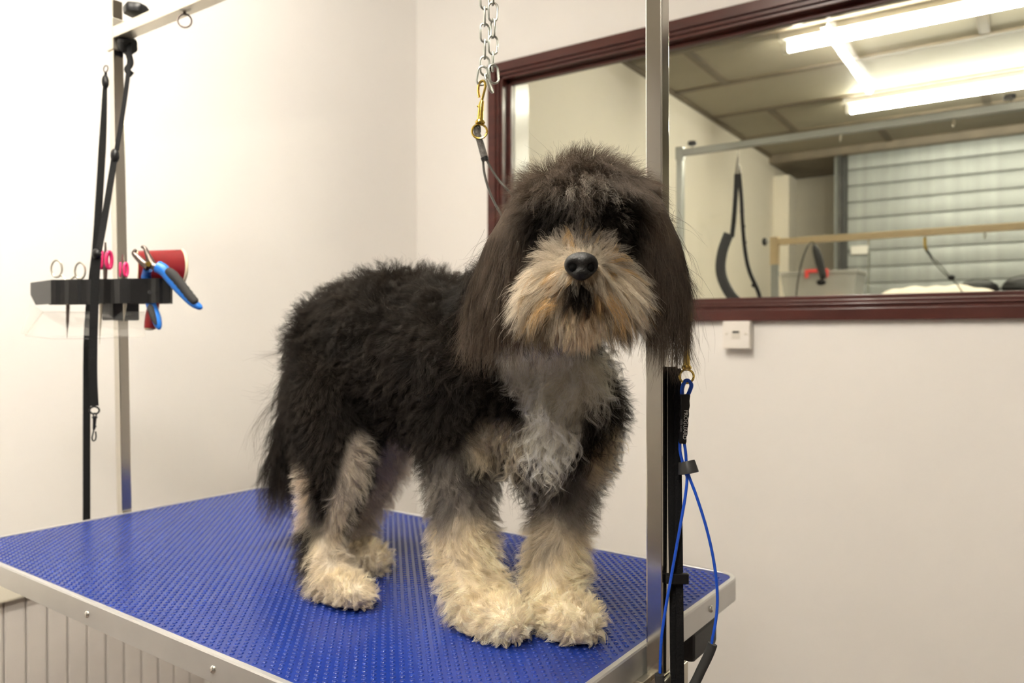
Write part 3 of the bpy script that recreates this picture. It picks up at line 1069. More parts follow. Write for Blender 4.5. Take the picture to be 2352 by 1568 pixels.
def seg(P, a, b, r, soft=.35):
    A, B = npU(*a), npU(*b)
    t = np.clip(((P - A) @ (B - A)) / ((B - A) @ (B - A)), 0, 1)
    q_ = np.linalg.norm(P - (A + t[:, None] * (B - A)), axis=1) / r
    return np.clip((1 - q_) / soft + .5, 0, 1)


def smooth01(x, a, b):
    t = np.clip((x - a) / (b - a), 0, 1)
    return t * t * (3 - 2 * t)


def jitter(P, s, seed=0):
    """cheap smooth noise in [-1, 1]"""
    r = np.random.default_rng(100 + seed)
    o = np.zeros(len(P))
    for k in range(6):
        w_ = r.normal(size=3)
        w_ = w_ / np.linalg.norm(w_) * s * (0.6 + .25 * k)
        o += np.sin(P @ w_ + r.uniform(0, 6.28))
    return o / 2.6


def mixc(C, col, wgt):
    return C * (1 - wgt[:, None]) + col * wgt[:, None]


def coat(P, tg):
    C = np.tile(DARK, (len(P), 1))
    z = P[:, 2] - TABLE_Z
    j = jitter(P, 90, 1)
    is_ = lambda *n: np.isin(tg, [TAGS.index(k) for k in n])
    # front legs: dark above, grey then cream to the paw
    f = is_('fleg', 'fpaw')
    C = np.where(f[:, None], mixc(C, GREY, smooth01(z + .018 * j, .215, .135)), C)
    C = np.where(f[:, None], mixc(C, CREAM, smooth01(z + .018 * j, .145, .085)), C)
    # hind legs
    h = is_('hleg', 'hpaw', 'fhleg')
    C = np.where(h[:, None], mixc(C, CREAM * .85, smooth01(z + .012 * j, .105, .06)), C)
    fh = is_('fhleg')
    C = np.where(fh[:, None], mixc(C, np.array((.70, .62, .54)), smooth01(z + .02 * j, .30, .22)), C)
    C = np.where(is_('hleg')[:, None], mixc(C, np.array((.70, .62, .50)), np.maximum(seg(P, (850, 1030, 1.05), (800, 1200, 1.05), .030), seg(P, (800, 1200, 1.05), (770, 1300, 1.05), .030))), C)
    C = np.where(is_('hleg')[:, None], mixc(C, np.array((.75, .64, .50)), seg(P, (688, 1110, 1.08), (680, 1190, 1.08), .030)), C)
    C = np.where(h[:, None], mixc(C, DARK, seg(P, (695, 1250, 1.065), (700, 1305, 1.05), .026)), C)
    C = np.where(h[:, None], mixc(C, GREY, .45 * seg(P, (740, 1130, 1.03), (730, 1190, 1.03), .035) * (j > .1)), C)
    # chest blaze, shoulder patches
    b = is_('chest', 'body', 'neck', 'fleg', 'chin', 'muzzle')
    wch = np.maximum.reduce([seg(P, (1240, 825, .88), (1370, 835, .88), .050), seg(P, (1260, 860, .885), (1275, 1000, .885), .038), seg(P, (1275, 1000, .89), (1240, 1085, .90), .030)])
    C = np.where((b & (P[:, 2] < U(1300, 780, .9).z))[:, None], mixc(C, WHITE, wch), C)
    C = np.where(b[:, None], mixc(C, CREAM * .8, np.maximum(blob(P, 1135, 1035, .925, .036), blob(P, 1165, 1010, .92, .026))), C)
    C = np.where(b[:, None], mixc(C, CREAM * .8, seg(P, (1398, 1010, .94), (1378, 1075, .935), .026)), C)
    C = np.where(is_('fleg', 'chest')[:, None], mixc(C, GREY * .8, .8 * seg(P, (1195, 1080, .92), (1330, 1090, .92), .022)), C)
    # head: dark brown crown and ears
    sk = is_('skull', 'ear')
    C = np.where(sk[:, None], mixc(C, BROWN, np.full(len(P), .75)), C)
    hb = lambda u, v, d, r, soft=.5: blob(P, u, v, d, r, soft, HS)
    C = np.where(is_('skull')[:, None], mixc(C, DARK * .7, np.maximum(hb(1270, 525, .87, .04), hb(1415, 525, .87, .04))), C)  # eye hollows: black face fur, with the fringe's shade put into the colour
    # muzzle: grey bridge, pale whisker pads, ginger stain, dark lips
    m_ = is_('muzzle')
    C = np.where(m_[:, None], mixc(np.tile(MUZ, (len(P), 1)), TAN, .30 * (jitter(P, 260, 5) > .5)), C)
    C = np.where(m_[:, None], mixc(C, GREY * 1.15, .85 * hb(1340, 550, .86, .040)), C)
    C = np.where(m_[:, None], mixc(C, np.array((.70, .63, .52)), .8 * np.maximum(hb(1215, 650, .87, .034), hb(1455, 650, .87, .034))), C)
    C = np.where(m_[:, None], mixc(C, TAN * .25, .75 * np.maximum(hb(1262, 715, .855, .020), hb(1405, 715, .855, .020))), C)
    C = np.where(m_[:, None], mixc(C, DARK, hb(1333, 668, .815, .017)), C)
    C = np.where(is_('chin')[:, None], BEARD, C)
    return C


# skin colours
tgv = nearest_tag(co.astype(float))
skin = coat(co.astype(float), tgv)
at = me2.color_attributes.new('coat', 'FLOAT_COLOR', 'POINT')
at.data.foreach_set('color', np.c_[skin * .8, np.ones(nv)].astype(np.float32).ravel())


def coat_mat(name, hair):
    m = bpy.data.materials.new(name)
    m.use_nodes = True
    nt = m.node_tree
    b = nt.nodes['Principled BSDF']
    a = nt.nodes.new('ShaderNodeAttribute')
    a.attribute_name = 'coat'
    nt.links.new(a.outputs['Color'], b.inputs['Base Color'])
    b.inputs['Roughness'].default_value = .5 if hair else .9
    b.inputs['Specular IOR Level'].default_value = .22 if hair else .1
    if hair:      # strands let light through
        tr = nt.nodes.new('ShaderNodeBsdfTranslucent')
        mx = nt.nodes.new('ShaderNodeMixShader')
        mx.inputs[0].default_value = .35
        nt.links.new(a.outputs['Color'], tr.inputs[0])
        nt.links.new(b.outputs[0], mx.inputs[1])
        nt.links.new(tr.outputs[0], mx.inputs[2])
        nt.links.new(mx.outputs[0], nt.nodes['Material Output'].inputs[0])
    return m


me2.materials.clear()
me2.materials.append(coat_mat('dog_skin', False))


# ---- fur
def tri_data(me_):
    me_.calc_loop_triangles()
    nt_ = len(me_.loop_triangles)
    t = np.empty(nt_ * 3, np.int32)
    me_.loop_triangles.foreach_get('vertices', t)
    return t.reshape(-1, 3)


tris = tri_data(me2)
vn = np.empty(nv * 3, np.float32)
me2.vertices.foreach_get('normal', vn)
vn = vn.reshape(-1, 3)
A_, B_, C_ = co[tris[:, 0]], co[tris[:, 1]], co[tris[:, 2]]
area = .5 * np.linalg.norm(np.cross(B_ - A_, C_ - A_), axis=1)
cen = (A_ + B_ + C_) / 3
ttag = nearest_tag(cen.astype(float))
# hair density by region
DENS = {'body': 1.0, 'chest': 1.4, 'neck': .9, 'hleg': 1.1, 'hpaw': 2.0, 'fhleg': .9, 'fleg': 1.2, 'fpaw': 2.0, 'skull': 1.8, 'muzzle': 3.2, 'chin': 3.2, 'ear': 1.6, 'tail': 1.0}
wt = area * np.array([DENS[t] for t in TAGS])[ttag]
wt[cen[:, 2] < TABLE_Z + .004] = 0
N = 280000
pick = RNG.choice(len(tris), N, p=wt / wt.sum())
r1, r2 = RNG.random(N), RNG.random(N)
s1 = np.sqrt(r1)
ba = np.c_[1 - s1, s1 * (1 - r2), s1 * r2]
tp = tris[pick]
root = (co[tp] * ba[:, :, None]).sum(1).astype(float)
nrm = (vn[tp] * ba[:, :, None]).sum(1).astype(float)
nrm /= np.linalg.norm(nrm, axis=1)[:, None] + 1e-9
rt_ = ttag[pick]

TOCAM = -np.array(FW)
DOWN = np.array((0, 0, -1.0))
RIGHT = np.array(RT)
BACK = np.array((-1.0, .05, 0))
NOSE = npU(1335, 615, .80, HS)


def groom(root, nrm, tg):
    n = len(root)
    D = np.zeros((n, 3))
    L = np.zeros(n)
    G = np.zeros(n)        # gravity bend
    W = np.zeros(n)        # curl amplitude
    K = np.zeros(n)        # clump strength
    lumps = np.c_[jitter(root, 70, 11), jitter(root, 70, 12), jitter(root, 70, 13)]

    def setr(names, dirf, length, grav, wave, clump):
        m_ = np.isin(tg, [TAGS.index(k) for k in names])
        D[m_] = dirf(root[m_], nrm[m_], lumps[m_])
        L[m_], G[m_], W[m_], K[m_] = length, grav, wave, clump
        return m_

    crown = npU(1350, 420, .95, HS)
    setr(['body'], lambda P, N_, l: N_ * .85 + DOWN * .25 + BACK * .2 + l * .45, .028, .06, .0032, .72)
    setr(['neck'], lambda P, N_, l: N_ * .7 + DOWN * .4 + l * .25, .024, .15, .002, .55)
    setr(['chest'], lambda P, N_, l: N_ * .50 + DOWN * .7 + RIGHT * (l[:, :1] * .55) + l * .25, .034, .2, .0060, .88)
    setr(['hleg', 'fhleg'], lambda P, N_, l: N_ * .75 + DOWN * .4 + l * .3, .022, .06, .0022, .6)
    setr(['fleg'], lambda P, N_, l: N_ * .65 + DOWN * .5 + l * .3, .023, .06, .0024, .6)
    setr(['hpaw', 'fpaw'], lambda P, N_, l: N_ * .85 + DOWN * .05 + l * .5, .0150, .05, .0035, .8)
    setr(['skull'], lambda P, N_, l: N_ * .75 + .40 * (P - crown) / .07 + DOWN * .15 + l * .32, .027, .16, .0018, .5)
    setr(['ear'], lambda P, N_, l: N_ * .16 + DOWN * 1.0 + l * .09, .050, .12, .0012, .5)
    away = lambda P: (P - NOSE) / (np.linalg.norm(P - NOSE, axis=1)[:, None] + 1e-6)

    def muz(P, N_, l):
        a_ = away(P)
        tg_ = a_ - N_ * (a_ * N_).sum(1)[:, None]
        tg_ /= np.linalg.norm(tg_, axis=1)[:, None] + 1e-6
        return N_ * .42 + tg_ * .6 + DOWN * .42 + l * .12
    setr(['muzzle'], muz, .031, .35, .0012, .7)
    setr(['chin'], lambda P, N_, l: N_ * .40 + DOWN * .75 + TOCAM * .1 + l * .1, .016, .2, .0010, .6)
    setr(['tail'], lambda P, N_, l: N_ * .35 + DOWN * .9 + l * .15, .050, .3, .003, .8)
    sk = np.isin(tg, [TAGS.index('skull')])
    mz = np.isin(tg, [TAGS.index('muzzle')])
    # forehead: fringe juts forward over the eyes like a visor, parting to the sides
    side = ((root - npU(1345, 450, .87, HS)) @ RIGHT)[:, None]
    fr_ = blob(root, 1345, 448, .875, .060, .4, HS) * sk
    D[:] = D * (1 - .75 * fr_[:, None]) + (TOCAM * .85 + RIGHT * side * 9 - DOWN * .12 + lumps * .2) * (.75 * fr_[:, None])
    L[:] = L * (1 + .45 * fr_)
    G[:] = G + .35 * fr_
    # short hair round the eyes and on the bridge of the nose
    eye = np.maximum(blob(root, 1270, 530, .87, .034, .4, HS), blob(root, 1415, 530, .87, .034, .4, HS)) * sk
    L[:] = L * (1 - .75 * eye)
    br = mz * blob(root, 1336, 565, .85, .036, .4, HS)
    L[:] = L * (1 - .35 * br)
    D[:] = D * (1 - .75 * br[:, None]) + (np.array(UP) * .8 + RIGHT * ((root - NOSE) @ RIGHT)[:, None] * 26 + TOCAM * .3) * (.75 * br[:, None])
    G[:] = G * (1 - .7 * br)
    low = np.clip(1 - (root[:, 2] - TABLE_Z) / .022, 0, 1) * np.isin(tg, [TAGS.index('hpaw'), TAGS.index('fpaw'), TAGS.index('fleg'), TAGS.index('hleg')])
    L[:] = L * (1 - .55 * low)
    near_nose = np.clip(1.25 - np.linalg.norm(root - NOSE, axis=1) / .036, 0, 1) * mz
    L[:] = L * (1 - .75 * near_nose)
    D[:] = D / (np.linalg.norm(D, axis=1)[:, None] + 1e-9)
    return D, L, G, W, K


D, L, G, W, K = groom(root, nrm, rt_)
L *= RNG.uniform(.65, 1.12, N)
stray = RNG.random(N) < .035
L[stray] *= 1.3
D += RNG.normal(size=(N, 3)) * np.where(stray, .35, .10)[:, None]
D /= np.linalg.norm(D, axis=1)[:, None]

# clumps
NC = N // 26
ci = RNG.choice(N, NC, replace=False)
kd = kdtree.KDTree(NC)
for k, i in enumerate(ci):
    kd.insert(root[i], k)
kd.balance()
own = np.fromiter((kd.find(p)[1] for p in root), int, N)
cD = D[ci] + RNG.normal(size=(NC, 3)) * .22
cD /= np.linalg.norm(cD, axis=1)[:, None]
cL = L[ci]
cG = G[ci]
cph = RNG.uniform(0, 6.28, NC)
cfr = RNG.uniform(.8, 1.5, NC)
cax = np.cross(cD, RNG.normal(size=(NC, 3)))
cax /= np.linalg.norm(cax, axis=1)[:, None]
cax2 = np.cross(cD, cax)

NP = 7
ts = np.linspace(0, 1, NP)
pos = np.empty((N, NP, 3), np.float32)
for k, t in enumerate(ts):
    p = root + (D * t + DOWN * (G * t * t)[:, None]) * L[:, None]
    cp_ = root[ci][own] + (cD[own] * t + DOWN * (cG[own] * t * t)[:, None]) * L[:, None]
    f = (K * t ** 1.3)[:, None]
    p = p * (1 - f) + cp_ * f
    amp = (W * t)[:, None]
    ph = cph[own] + 6.28 * cfr[own] * t * L / .03
    p = p + amp * (cax[own] * np.sin(ph)[:, None] + cax2[own] * np.cos(ph)[:, None])
    p[:, 2] = np.maximum(p[:, 2], TABLE_Z + .0012)
    pos[:, k] = p

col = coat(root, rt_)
col = col * (1 + .35 * np.clip(jitter(root, 55, 31), -1, 1) * (col.max(1) < .1))[:, None]
col = col * RNG.uniform(.72, 1.30, N)[:, None] * (1 + .22 * jitter(root[ci], 400, 21))[own][:, None]
# grey streak and odd pale hairs
sk = np.isin(rt_, [TAGS.index('skull')])
stk = np.maximum(seg(root, (1335, 430, .87 * HS), (1430, 500, .87 * HS), .008), seg(root, (1290, 430, .865 * HS), (1340, 425, .865 * HS), .007)) * sk
pale = RNG.random(N) < .45
col = np.where((pale & (stk > .35))[:, None], np.array((.36, .32, .27)) * RNG.uniform(.6, 1.3, N)[:, None], col)
ginger = np.isin(rt_, [TAGS.index('muzzle')]) & (RNG.random(NC) < .07)[own]
col = np.where(ginger[:, None], np.array((.62, .42, .20)) * RNG.uniform(.7, 1.3, N)[:, None], col)


def curves_obj(name, pos_, col_, rad, parent, mname):
    n, k = pos_.shape[:2]
    hc = bpy.data.hair_curves.new(name)
    hc.add_curves([k] * n)
    hc.attributes['position'].data.foreach_set('vector', pos_.astype(np.float32).ravel())
    ra_ = hc.attributes.get('radius') or hc.attributes.new('radius', 'FLOAT', 'POINT')
    prof_ = np.linspace(1, .25, k)
    ra_.data.foreach_set('value', (rad[:, None] * prof_[None]).astype(np.float32).ravel())
    ca = hc.attributes.new('coat', 'FLOAT_COLOR', 'POINT')
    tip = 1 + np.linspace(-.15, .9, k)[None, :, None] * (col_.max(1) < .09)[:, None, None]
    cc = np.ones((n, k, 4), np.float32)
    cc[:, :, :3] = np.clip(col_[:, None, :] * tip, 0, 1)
    ca.data.foreach_set('color', cc.ravel())
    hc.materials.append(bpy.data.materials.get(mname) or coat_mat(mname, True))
    o = bpy.data.objects.new(name, hc)
    COL.objects.link(o)
    o.parent = parent
    o['kind'] = 'stuff'
    return o


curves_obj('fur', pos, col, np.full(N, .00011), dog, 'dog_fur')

# long loose locks: tail feathering, crown tufts, ear wisps (photo pixels, depth, count, spread)
WISP = [([(668, 790), (640, 775), (628, 750)], 1.22, 16, .004), ([(672, 815), (628, 815), (578, 824)], 1.24, 22, .006), ([(668, 840), (632, 850), (590, 830)], 1.24, 8, .006),
        ([(672, 850), (640, 880), (610, 912), (575, 910)], 1.26, 24, .006), ([(668, 880), (632, 920), (600, 960), (585, 1005), (592, 1060)], 1.27, 30, .007),
        ([(660, 900), (612, 950), (580, 1000), (572, 1040)], 1.27, 22, .006), ([(655, 940), (625, 990), (612, 1030), (606, 1060)], 1.265, 40, .009),
        ([(650, 1010), (605, 1050), (596, 1110), (608, 1180), (640, 1185)], 1.26, 26, .004), ([(640, 1040), (608, 1090), (592, 1160), (600, 1195), (618, 1190)], 1.26, 24, .003),
        ([(650, 1080), (630, 1140), (615, 1190), (640, 1205)], 1.255, 60, .009), ([(655, 1090), (650, 1150), (640, 1195), (610, 1210)], 1.25, 60, .009),
        ([(1215, 440), (1215, 400), (1240, 380)], .80, 14, .006), ([(1330, 400), (1325, 370), (1310, 345)], .80, 24, .004), ([(1370, 400), (1368, 370), (1358, 343)], .80, 26, .004),
        ([(1420, 410), (1430, 375), (1445, 350)], .80, 16, .006), ([(1270, 420), (1262, 380), (1235, 362)], .80, 18, .008),
        ([(1130, 570), (1095, 600), (1065, 650)], .80, 16, .008), ([(1560, 620), (1590, 660), (1597, 700)], .77, 12, .006), ([(1545, 500), (1565, 520), (1580, 560)], .78, 14, .008),
        ([(1270, 700), (1225, 730), (1205, 775)], .70, 26, .003), ([(1395, 690), (1425, 740), (1428, 790)], .70, 30, .003), ([(1400, 680), (1440, 730), (1455, 780)], .705, 26, .003),
        ([(1255, 690), (1230, 720), (1222, 770)], .70, 22, .003), ([(1230, 640), (1195, 680), (1190, 730)], .72, 24, .004)]
wpos, wcol = [], []
for path, d, n_, sp_ in WISP:
    cps = catmull([U(u, v, d) for u, v in path], 4)
    idx = np.linspace(0, len(cps) - 1, 9).astype(int)
    base_ = np.array([[cps[i].x, cps[i].y, cps[i].z] for i in idx])
    muzz = d < .73
    for _ in range(n_):
        o1, o2 = RNG.normal(size=3) * sp_, RNG.normal(size=3) * sp_ * 1.4
        t = np.linspace(0, 1, 9)[:, None]
        keep = RNG.uniform(.75, 1.08)
        q_ = base_[0] + (base_ - base_[0]) * keep
        wpos.append(q_ + o1 * (1 - t) + o2 * t)
        wcol.append(np.array((.50, .32, .14)) * RNG.uniform(.7, 1.3) if muzz else BROWN * RNG.uniform(.4, 1.0))
curves_obj('loose_hair', np.array(wpos), np.array(wcol), np.full(len(wpos), .00011), dog, 'dog_fur')

# nose leather with nostrils, eyes
nz = U(1335, 612, .800 * HS)
RTv, UPv, TCv = RT, UP, -FW
nb = MB()
nu, nvv = 28, 18
vs, fs = [], []
for i in range(nvv + 1):
    th = math.pi * i / nvv
    for j_ in range(nu):
        ph = 2 * math.pi * j_ / nu
        x, y, z = math.sin(th) * math.cos(ph), math.cos(th), math.sin(th) * math.sin(ph)
        wx = .0150 * (1 + .12 * y) if y > -.2 else .0150 * (1 - .024 + .45 * (y + .2))
        px_, py_, pz_ = x * wx, y * .0128, z * .014
        if z > 0:
            for sx in (-1, 1):
                dd = ((px_ - sx * .0076) / .0044) ** 2 + ((py_ + .0010) / .0042) ** 2
                pz_ -= .010 * math.exp(-dd * 1.1)
            pz_ -= .0018 * math.exp(-(px_ / .0016) ** 2) * (1 if py_ < .002 else .3)
        vs.append(nz + RTv * px_ + UPv * py_ + TCv * pz_)
for i in range(nvv):
    for j_ in range(nu):
        l = (j_ + 1) % nu
        fs.append((i * nu + j_, (i + 1) * nu + j_, (i + 1) * nu + l, i * nu + l))
M['nose'] = mat('nose_leather', (.006, .0055, .0055), .42, spec=.35, bump=.5, bscale=900, var=.2, vscale=200)
M['nostril'] = mat('nostril_dark', (.0015, .0012, .0012), .8, spec=.1, var=.1)
M['eye'] = mat('dark_eye', (.012, .006, .004), .06, var=.1)
nb.add(vs, fs).build('nose', 'nose', dog, smooth=80)['label'] = 'black leather nose'
for u in (1272, 1412):
    pass
for sx in (-1, 1):
    MB().ball(nz + RT * (sx * .0072) - UP * .0012 - FW * .0048, (.0042, .0046, .0032), 14, 10, (RT, UP, FW)).build('nostril', 'nostril', dog, smooth=80)
for u in (1272, 1412):
    MB().ball(U(u, 530, .884 * HS), .0085, 16, 10).build('eye', 'eye', dog, smooth=80)

# ------------------------------------------------------------------ chain, snap and wire noose on the dog
eyc = on_bar(1121) - Vector((0, 0, .03))
DC = depth_of(eyc)
P = lambda u, v, d=0.0: U(u, v, DC + d)


def link_mesh(name, Lo, Wo, r, n=20):
    a, c = (Wo / 2 - r), (Lo / 2 - Wo / 2)
    pts = []
    for i in range(n):
        t = 2 * math.pi * i / n
        pts.append(Vector((a * math.cos(t), 0, a * math.sin(t) + (c if math.sin(t) >= 0 else -c))))
    return MB().tube(pts, r, 8, closed=True).mesh(name, 60)


lk = link_mesh('chain_link', .0268, .0146, .00145)
ch = thing('chain', 'doubled silver link chain hanging above the dog from the cross bar', 'chain', P(1121, 200))
pitch_c = .0213
for u0, vend, ph in ((1113, 150, 0), (1132, 140, 1)):
    zt_, ze_ = eyc.z - .010, P(u0, vend).z
    n_ = int(round((zt_ - ze_) / pitch_c))
    off_x = P(u0, 0) - P(1121, 0)
    for i in range(n_ + 1):
        c_ = Vector((eyc.x + off_x.x, eyc.y + off_x.y, ze_ + i * pitch_c))
        if i > n_ - 2:
            k_ = .5 if i == n_ - 1 else .1
            c_ = Vector((eyc.x + off_x.x * k_, eyc.y + off_x.y * k_, ze_ + i * pitch_c))
        ang = YAW + (math.pi / 2 * ((i + ph) % 2)) + random.uniform(-.25, .25) + .3
        place('chain_link', lk, Matrix.Translation(c_) @ Matrix.Rotation(ang, 4, 'Z'), 'zinc', ch)
for u0, v0, tilt, ang in ((1107, 174, .16, .1), (1134, 170, -.10, .25), (1123, 192, -.35, 1.2)):
    place('chain_link', lk, Matrix.Translation(P(u0, v0, -.004)) @ Matrix.Rotation(YAW, 4, 'Z') @ Matrix.Rotation(tilt, 4, 'Y') @ Matrix.Rotation(ang, 4, 'Z'), 'zinc', ch)


def snap_hook(parent, top, bot, mname, s=1.0, d=0.0, eye_r=.0075, nrm=None):
    """bolt snap: hook at the top, bolt barrel, swivel collar and eye ring at the bottom"""
    top, bot = Vector(top), Vector(bot)
    ax = (top - bot).normalized()
    Lh = (top - bot).length
    nrm = Vector(nrm) if nrm is not None else -FW
    sd = ax.cross(nrm).normalized()
    q_ = lambda a, b: bot + ax * (Lh * a) + sd * (Lh * b)
    MB().tube([q_(.22, 0), q_(.30, 0), q_(.42, 0), q_(.55, 0), q_(.62, .01)], [.0042 * s, .0040 * s, .0036 * s, .0034 * s, .0026 * s], 12).build('barrel', mname, parent)
    MB().tube(catmull([q_(.60, .005), q_(.75, .03), q_(.90, .055), q_(1.0, .02), q_(.97, -.05), q_(.85, -.075), q_(.68, -.05)], 5), .0016 * s, 8).build('hook', mname, parent)
    MB().cyl(q_(.48, -.02), q_(.52, -.07), .0013 * s, n=8).build('thumb_bolt', mname, parent)
    MB().lathe([(.0030 * s, -.001), (.0058 * s, 0), (.0062 * s, .0018 * s), (.0050 * s, .0036 * s), (.0038 * s, .005 * s)], q_(.185, 0), ax, 16).build('swivel', mname, parent)
    b = MB()
    cc = q_(.18, 0) - ax * eye_r * s
    b.tube([cc + sd * (eye_r * s * math.cos(t)) + ax * (eye_r * s * .95 * math.sin(t)) for t in [2 * math.pi * i / 22 for i in range(22)]], .0014 * s, 8, closed=True)
    b.build('eye_ring', mname, parent)
    return cc - ax * eye_r * s


nz_ = thing('wire_noose', 'grey wire noose with brass snap and braided sleeve behind the head of the dog', 'noose', P(1110, 370))
eye_bot = snap_hook(nz_, P(1109, 186, -.004), P(1101, 306, -.004), 'brass', 1.05, eye_r=.0092)
MB().tube(catmull([P(1092, 292), P(1096, 306), P(1104, 330), P(1114, 366)], 5), [.0032, .0035, .0038, .0040, .0042, .0042, .0043, .0044, .0044, .0044, .0045, .0045, .0046, .0046, .0046, .0046], 12).build('sleeve', 'braid', nz_)
MB().tube(catmull([P(1094, 305), P(1089, 298), P(1093, 288), P(1101, 290), P(1102, 304)], 4), .0016, 8).build('wire_loop', 'wire', nz_)
MB().tube([P(1112, 361), P(1115, 368)], .0050, 12).build('sleeve_end', 'black', nz_)
MB().tube(catmull([P(1109, 364), P(1112, 395), P(1121, 430), P(1136, 466), P(1156, 500), U(1180, 540, 1.0), U(1215, 600, .97), U(1260, 660, .90)], 6), .0016, 8).build('wire', 'wire', nz_)
MB().tube(catmull([P(1117, 366), P(1130, 390), P(1148, 416), P(1170, 440), U(1200, 475, 1.01), U(1245, 540, .98), U(1290, 600, .92)], 6), .0016, 8).build('wire', 'wire', nz_)

# ------------------------------------------------------------------ tool holder on the left post
d0 = depth_of(pl_ref)
zt_, zb_ = U(200, 641, d0 - .06).z, U(200, 697, d0 - .06).z
th = thing('tool_holder', 'black plastic tool holder clamped to the left steel post', 'tool holder', Vector((pl_ref.x, pl_ref.y, zb_)))


def flat(u, d):
    p = U(u, 670, d)
    return Vector((p.x, p.y, 0))


def panel(pts, thick, z0, z1, name, m, parent, bev=.0008):
    b = MB()
    for i in range(len(pts) - 1):
        a, c = pts[i], pts[i + 1]
        dr_ = (c - a).normalized()
        nn = Vector((-dr_.y, dr_.x, 0)) * thick
        b.hexa([Vector((*p.xy, z)) for z in (z0, z1) for p in (a, c, c + nn, a + nn)])
    return b.build(name, m, parent, bevel=bev)


df0, df1 = d0 - .045, d0 - .095
us = [117, 128, 139, 148, 158, 178, 186, 199, 228, 238, 254, 262, 275, 300, 340, 347, 358, 366, 372, 390]
fr_pts = []
for i, u in enumerate(us):
    t = (u - 117) / 273
    fr_pts.append(flat(u, df0 + (df1 - df0) * t + (.004 if (i // 2) % 2 else 0)))
panel(fr_pts, .004, zb_, zt_, 'front_panel', 'black', th)
bk = [flat(110, d0 + .012), flat(395, df1 + .052)]
bk = [flat(112, df0 + .060), flat(246, df0 - .02 + .058), flat(396, df1 + .050)]
panel([flat(112, df0 + .052), flat(252, d0 - .022), flat(394, df1 + .045)], .003, zb_, zt_, 'back_panel', 'black', th)
panel([flat(391, df1 + .004), flat(394, df1 + .047)], .003, zb_, zt_, 'end_panel', 'black', th)
wing = MB()
wa, wb_ = flat(117, df0 + .002), flat(70, df0 + .07)
wing.prism([Vector((*wa.xy, zb_)), Vector((*wa.xy, zt_)), Vector((*wb_.xy, zt_ - .001)), Vector((*wb_.xy, zt_ - .026)), Vector((*(wb_.lerp(wa, .25)).xy, zb_))], (FW.x * .003, FW.y * .003, 0))
wing.build('end_panel', 'greyplastic', th, bevel=.0006)
for u in (150, 205, 245, 262, 308, 352):
    t = (u - 117) / 273
    panel([flat(u, df0 + (df1 - df0) * t + .006), flat(u - 2, df0 + (df1 - df0) * t + .040)], .002, zb_ + .002, zt_ - .002, 'divider', 'black', th)
cbx = MB()
c0 = U_at(272, 716, pl_ref)
cbx.box(Vector((c0.x, c0.y, c0.z)) + xd * .022, (.018, .052, .034), xd, yd, (0, 0, 1))
cbx.box(Vector((c0.x, c0.y, c0.z)) - yd * .019 + xd * .0, (.030, .012, .034), xd, yd, (0, 0, 1))
cbx.build('clamp', 'black', th, bevel=.002)
MB().cyl(U(346, 671, df1 + .008) - FW * .004, U(346, 671, df1) - FW * .0025, .0035, n=12).build('hole_plug', 'blackmatte', th)

# clear acrylic drip tray under the holder
ac = MB()
A0, A1 = U(98, 716, df0 + .055), U(332, 716, df1 + .055)
B0, B1 = U(58, 770, df0 + .005), U(332, 772, df1 + .012)
up_ = Vector((0, 0, 1))
tk = FW * .0022
ac.prism([A0, A1, B1, B0], tk)
ac.build('drip_tray', 'acrylic', th)
ac = MB()
ac.prism([A0, B0, B0 - FW * .012 + up_ * .004, U(70, 700, df0 + .066)], RT * .002)
ac.build('drip_tray_side', 'acrylic', th)
MB().tube([B0, U(120, 778, df0 + .0), U(230, 777, (df0 + df1) / 2), B1], .0012, 6).build('drip_tray_lip', 'acrylic', th)
MB().tube([A0, A1], .0010, 6).build('drip_tray_edge', 'acrylic', th)
MB().tube([A0, B0], .0010, 6).build('drip_tray_edge', 'acrylic', th)


def oval(c, rx, ry, r, ax1, ax2, n=26):
    c = Vector(c)
    return MB().tube([c + ax1 * (rx * math.cos(2 * math.pi * i / n)) + ax2 * (ry * math.sin(2 * math.pi * i / n)) for i in range(n)], r, 8, closed=True)


S_ = lambda u, v, d=0.0: U(u, v, df0 + (df1 - df0) * ((u - 117) / 273) + .022 + d)
sx = thing('scissors', 'steel grooming scissors with two open finger rings in the tool holder', 'scissors', S_(156, 775))
oval(S_(130, 617), .0105, .0165, .0018, RT, UP).build('finger_ring', 'steelsat', sx)
oval(S_(184, 622), .0100, .0160, .0018, RT, UP).build('finger_ring', 'steelsat', sx)
MB().tube(catmull([S_(141, 632), S_(150, 642), S_(155, 665), S_(156, 700)], 5), [.002] * 16, 8).build('shank', 'steelsat', sx)
MB().tube(catmull([S_(174, 634), S_(163, 643), S_(158, 668), S_(156, 700)], 5), [.002] * 16, 8).build('shank', 'steelsat', sx)
MB().tube([S_(156, 690), S_(156, 705), S_(155, 740), S_(154, 776)], [.8, 1, .8, .1], 8, flat=(.0034, .0013), flatdir=RT).build('blade', 'iron', sx)
MB().cyl(S_(156, 694, -.0036), S_(156, 694, .0036), .0026, n=10).build('pivot_screw', 'chrome', sx)


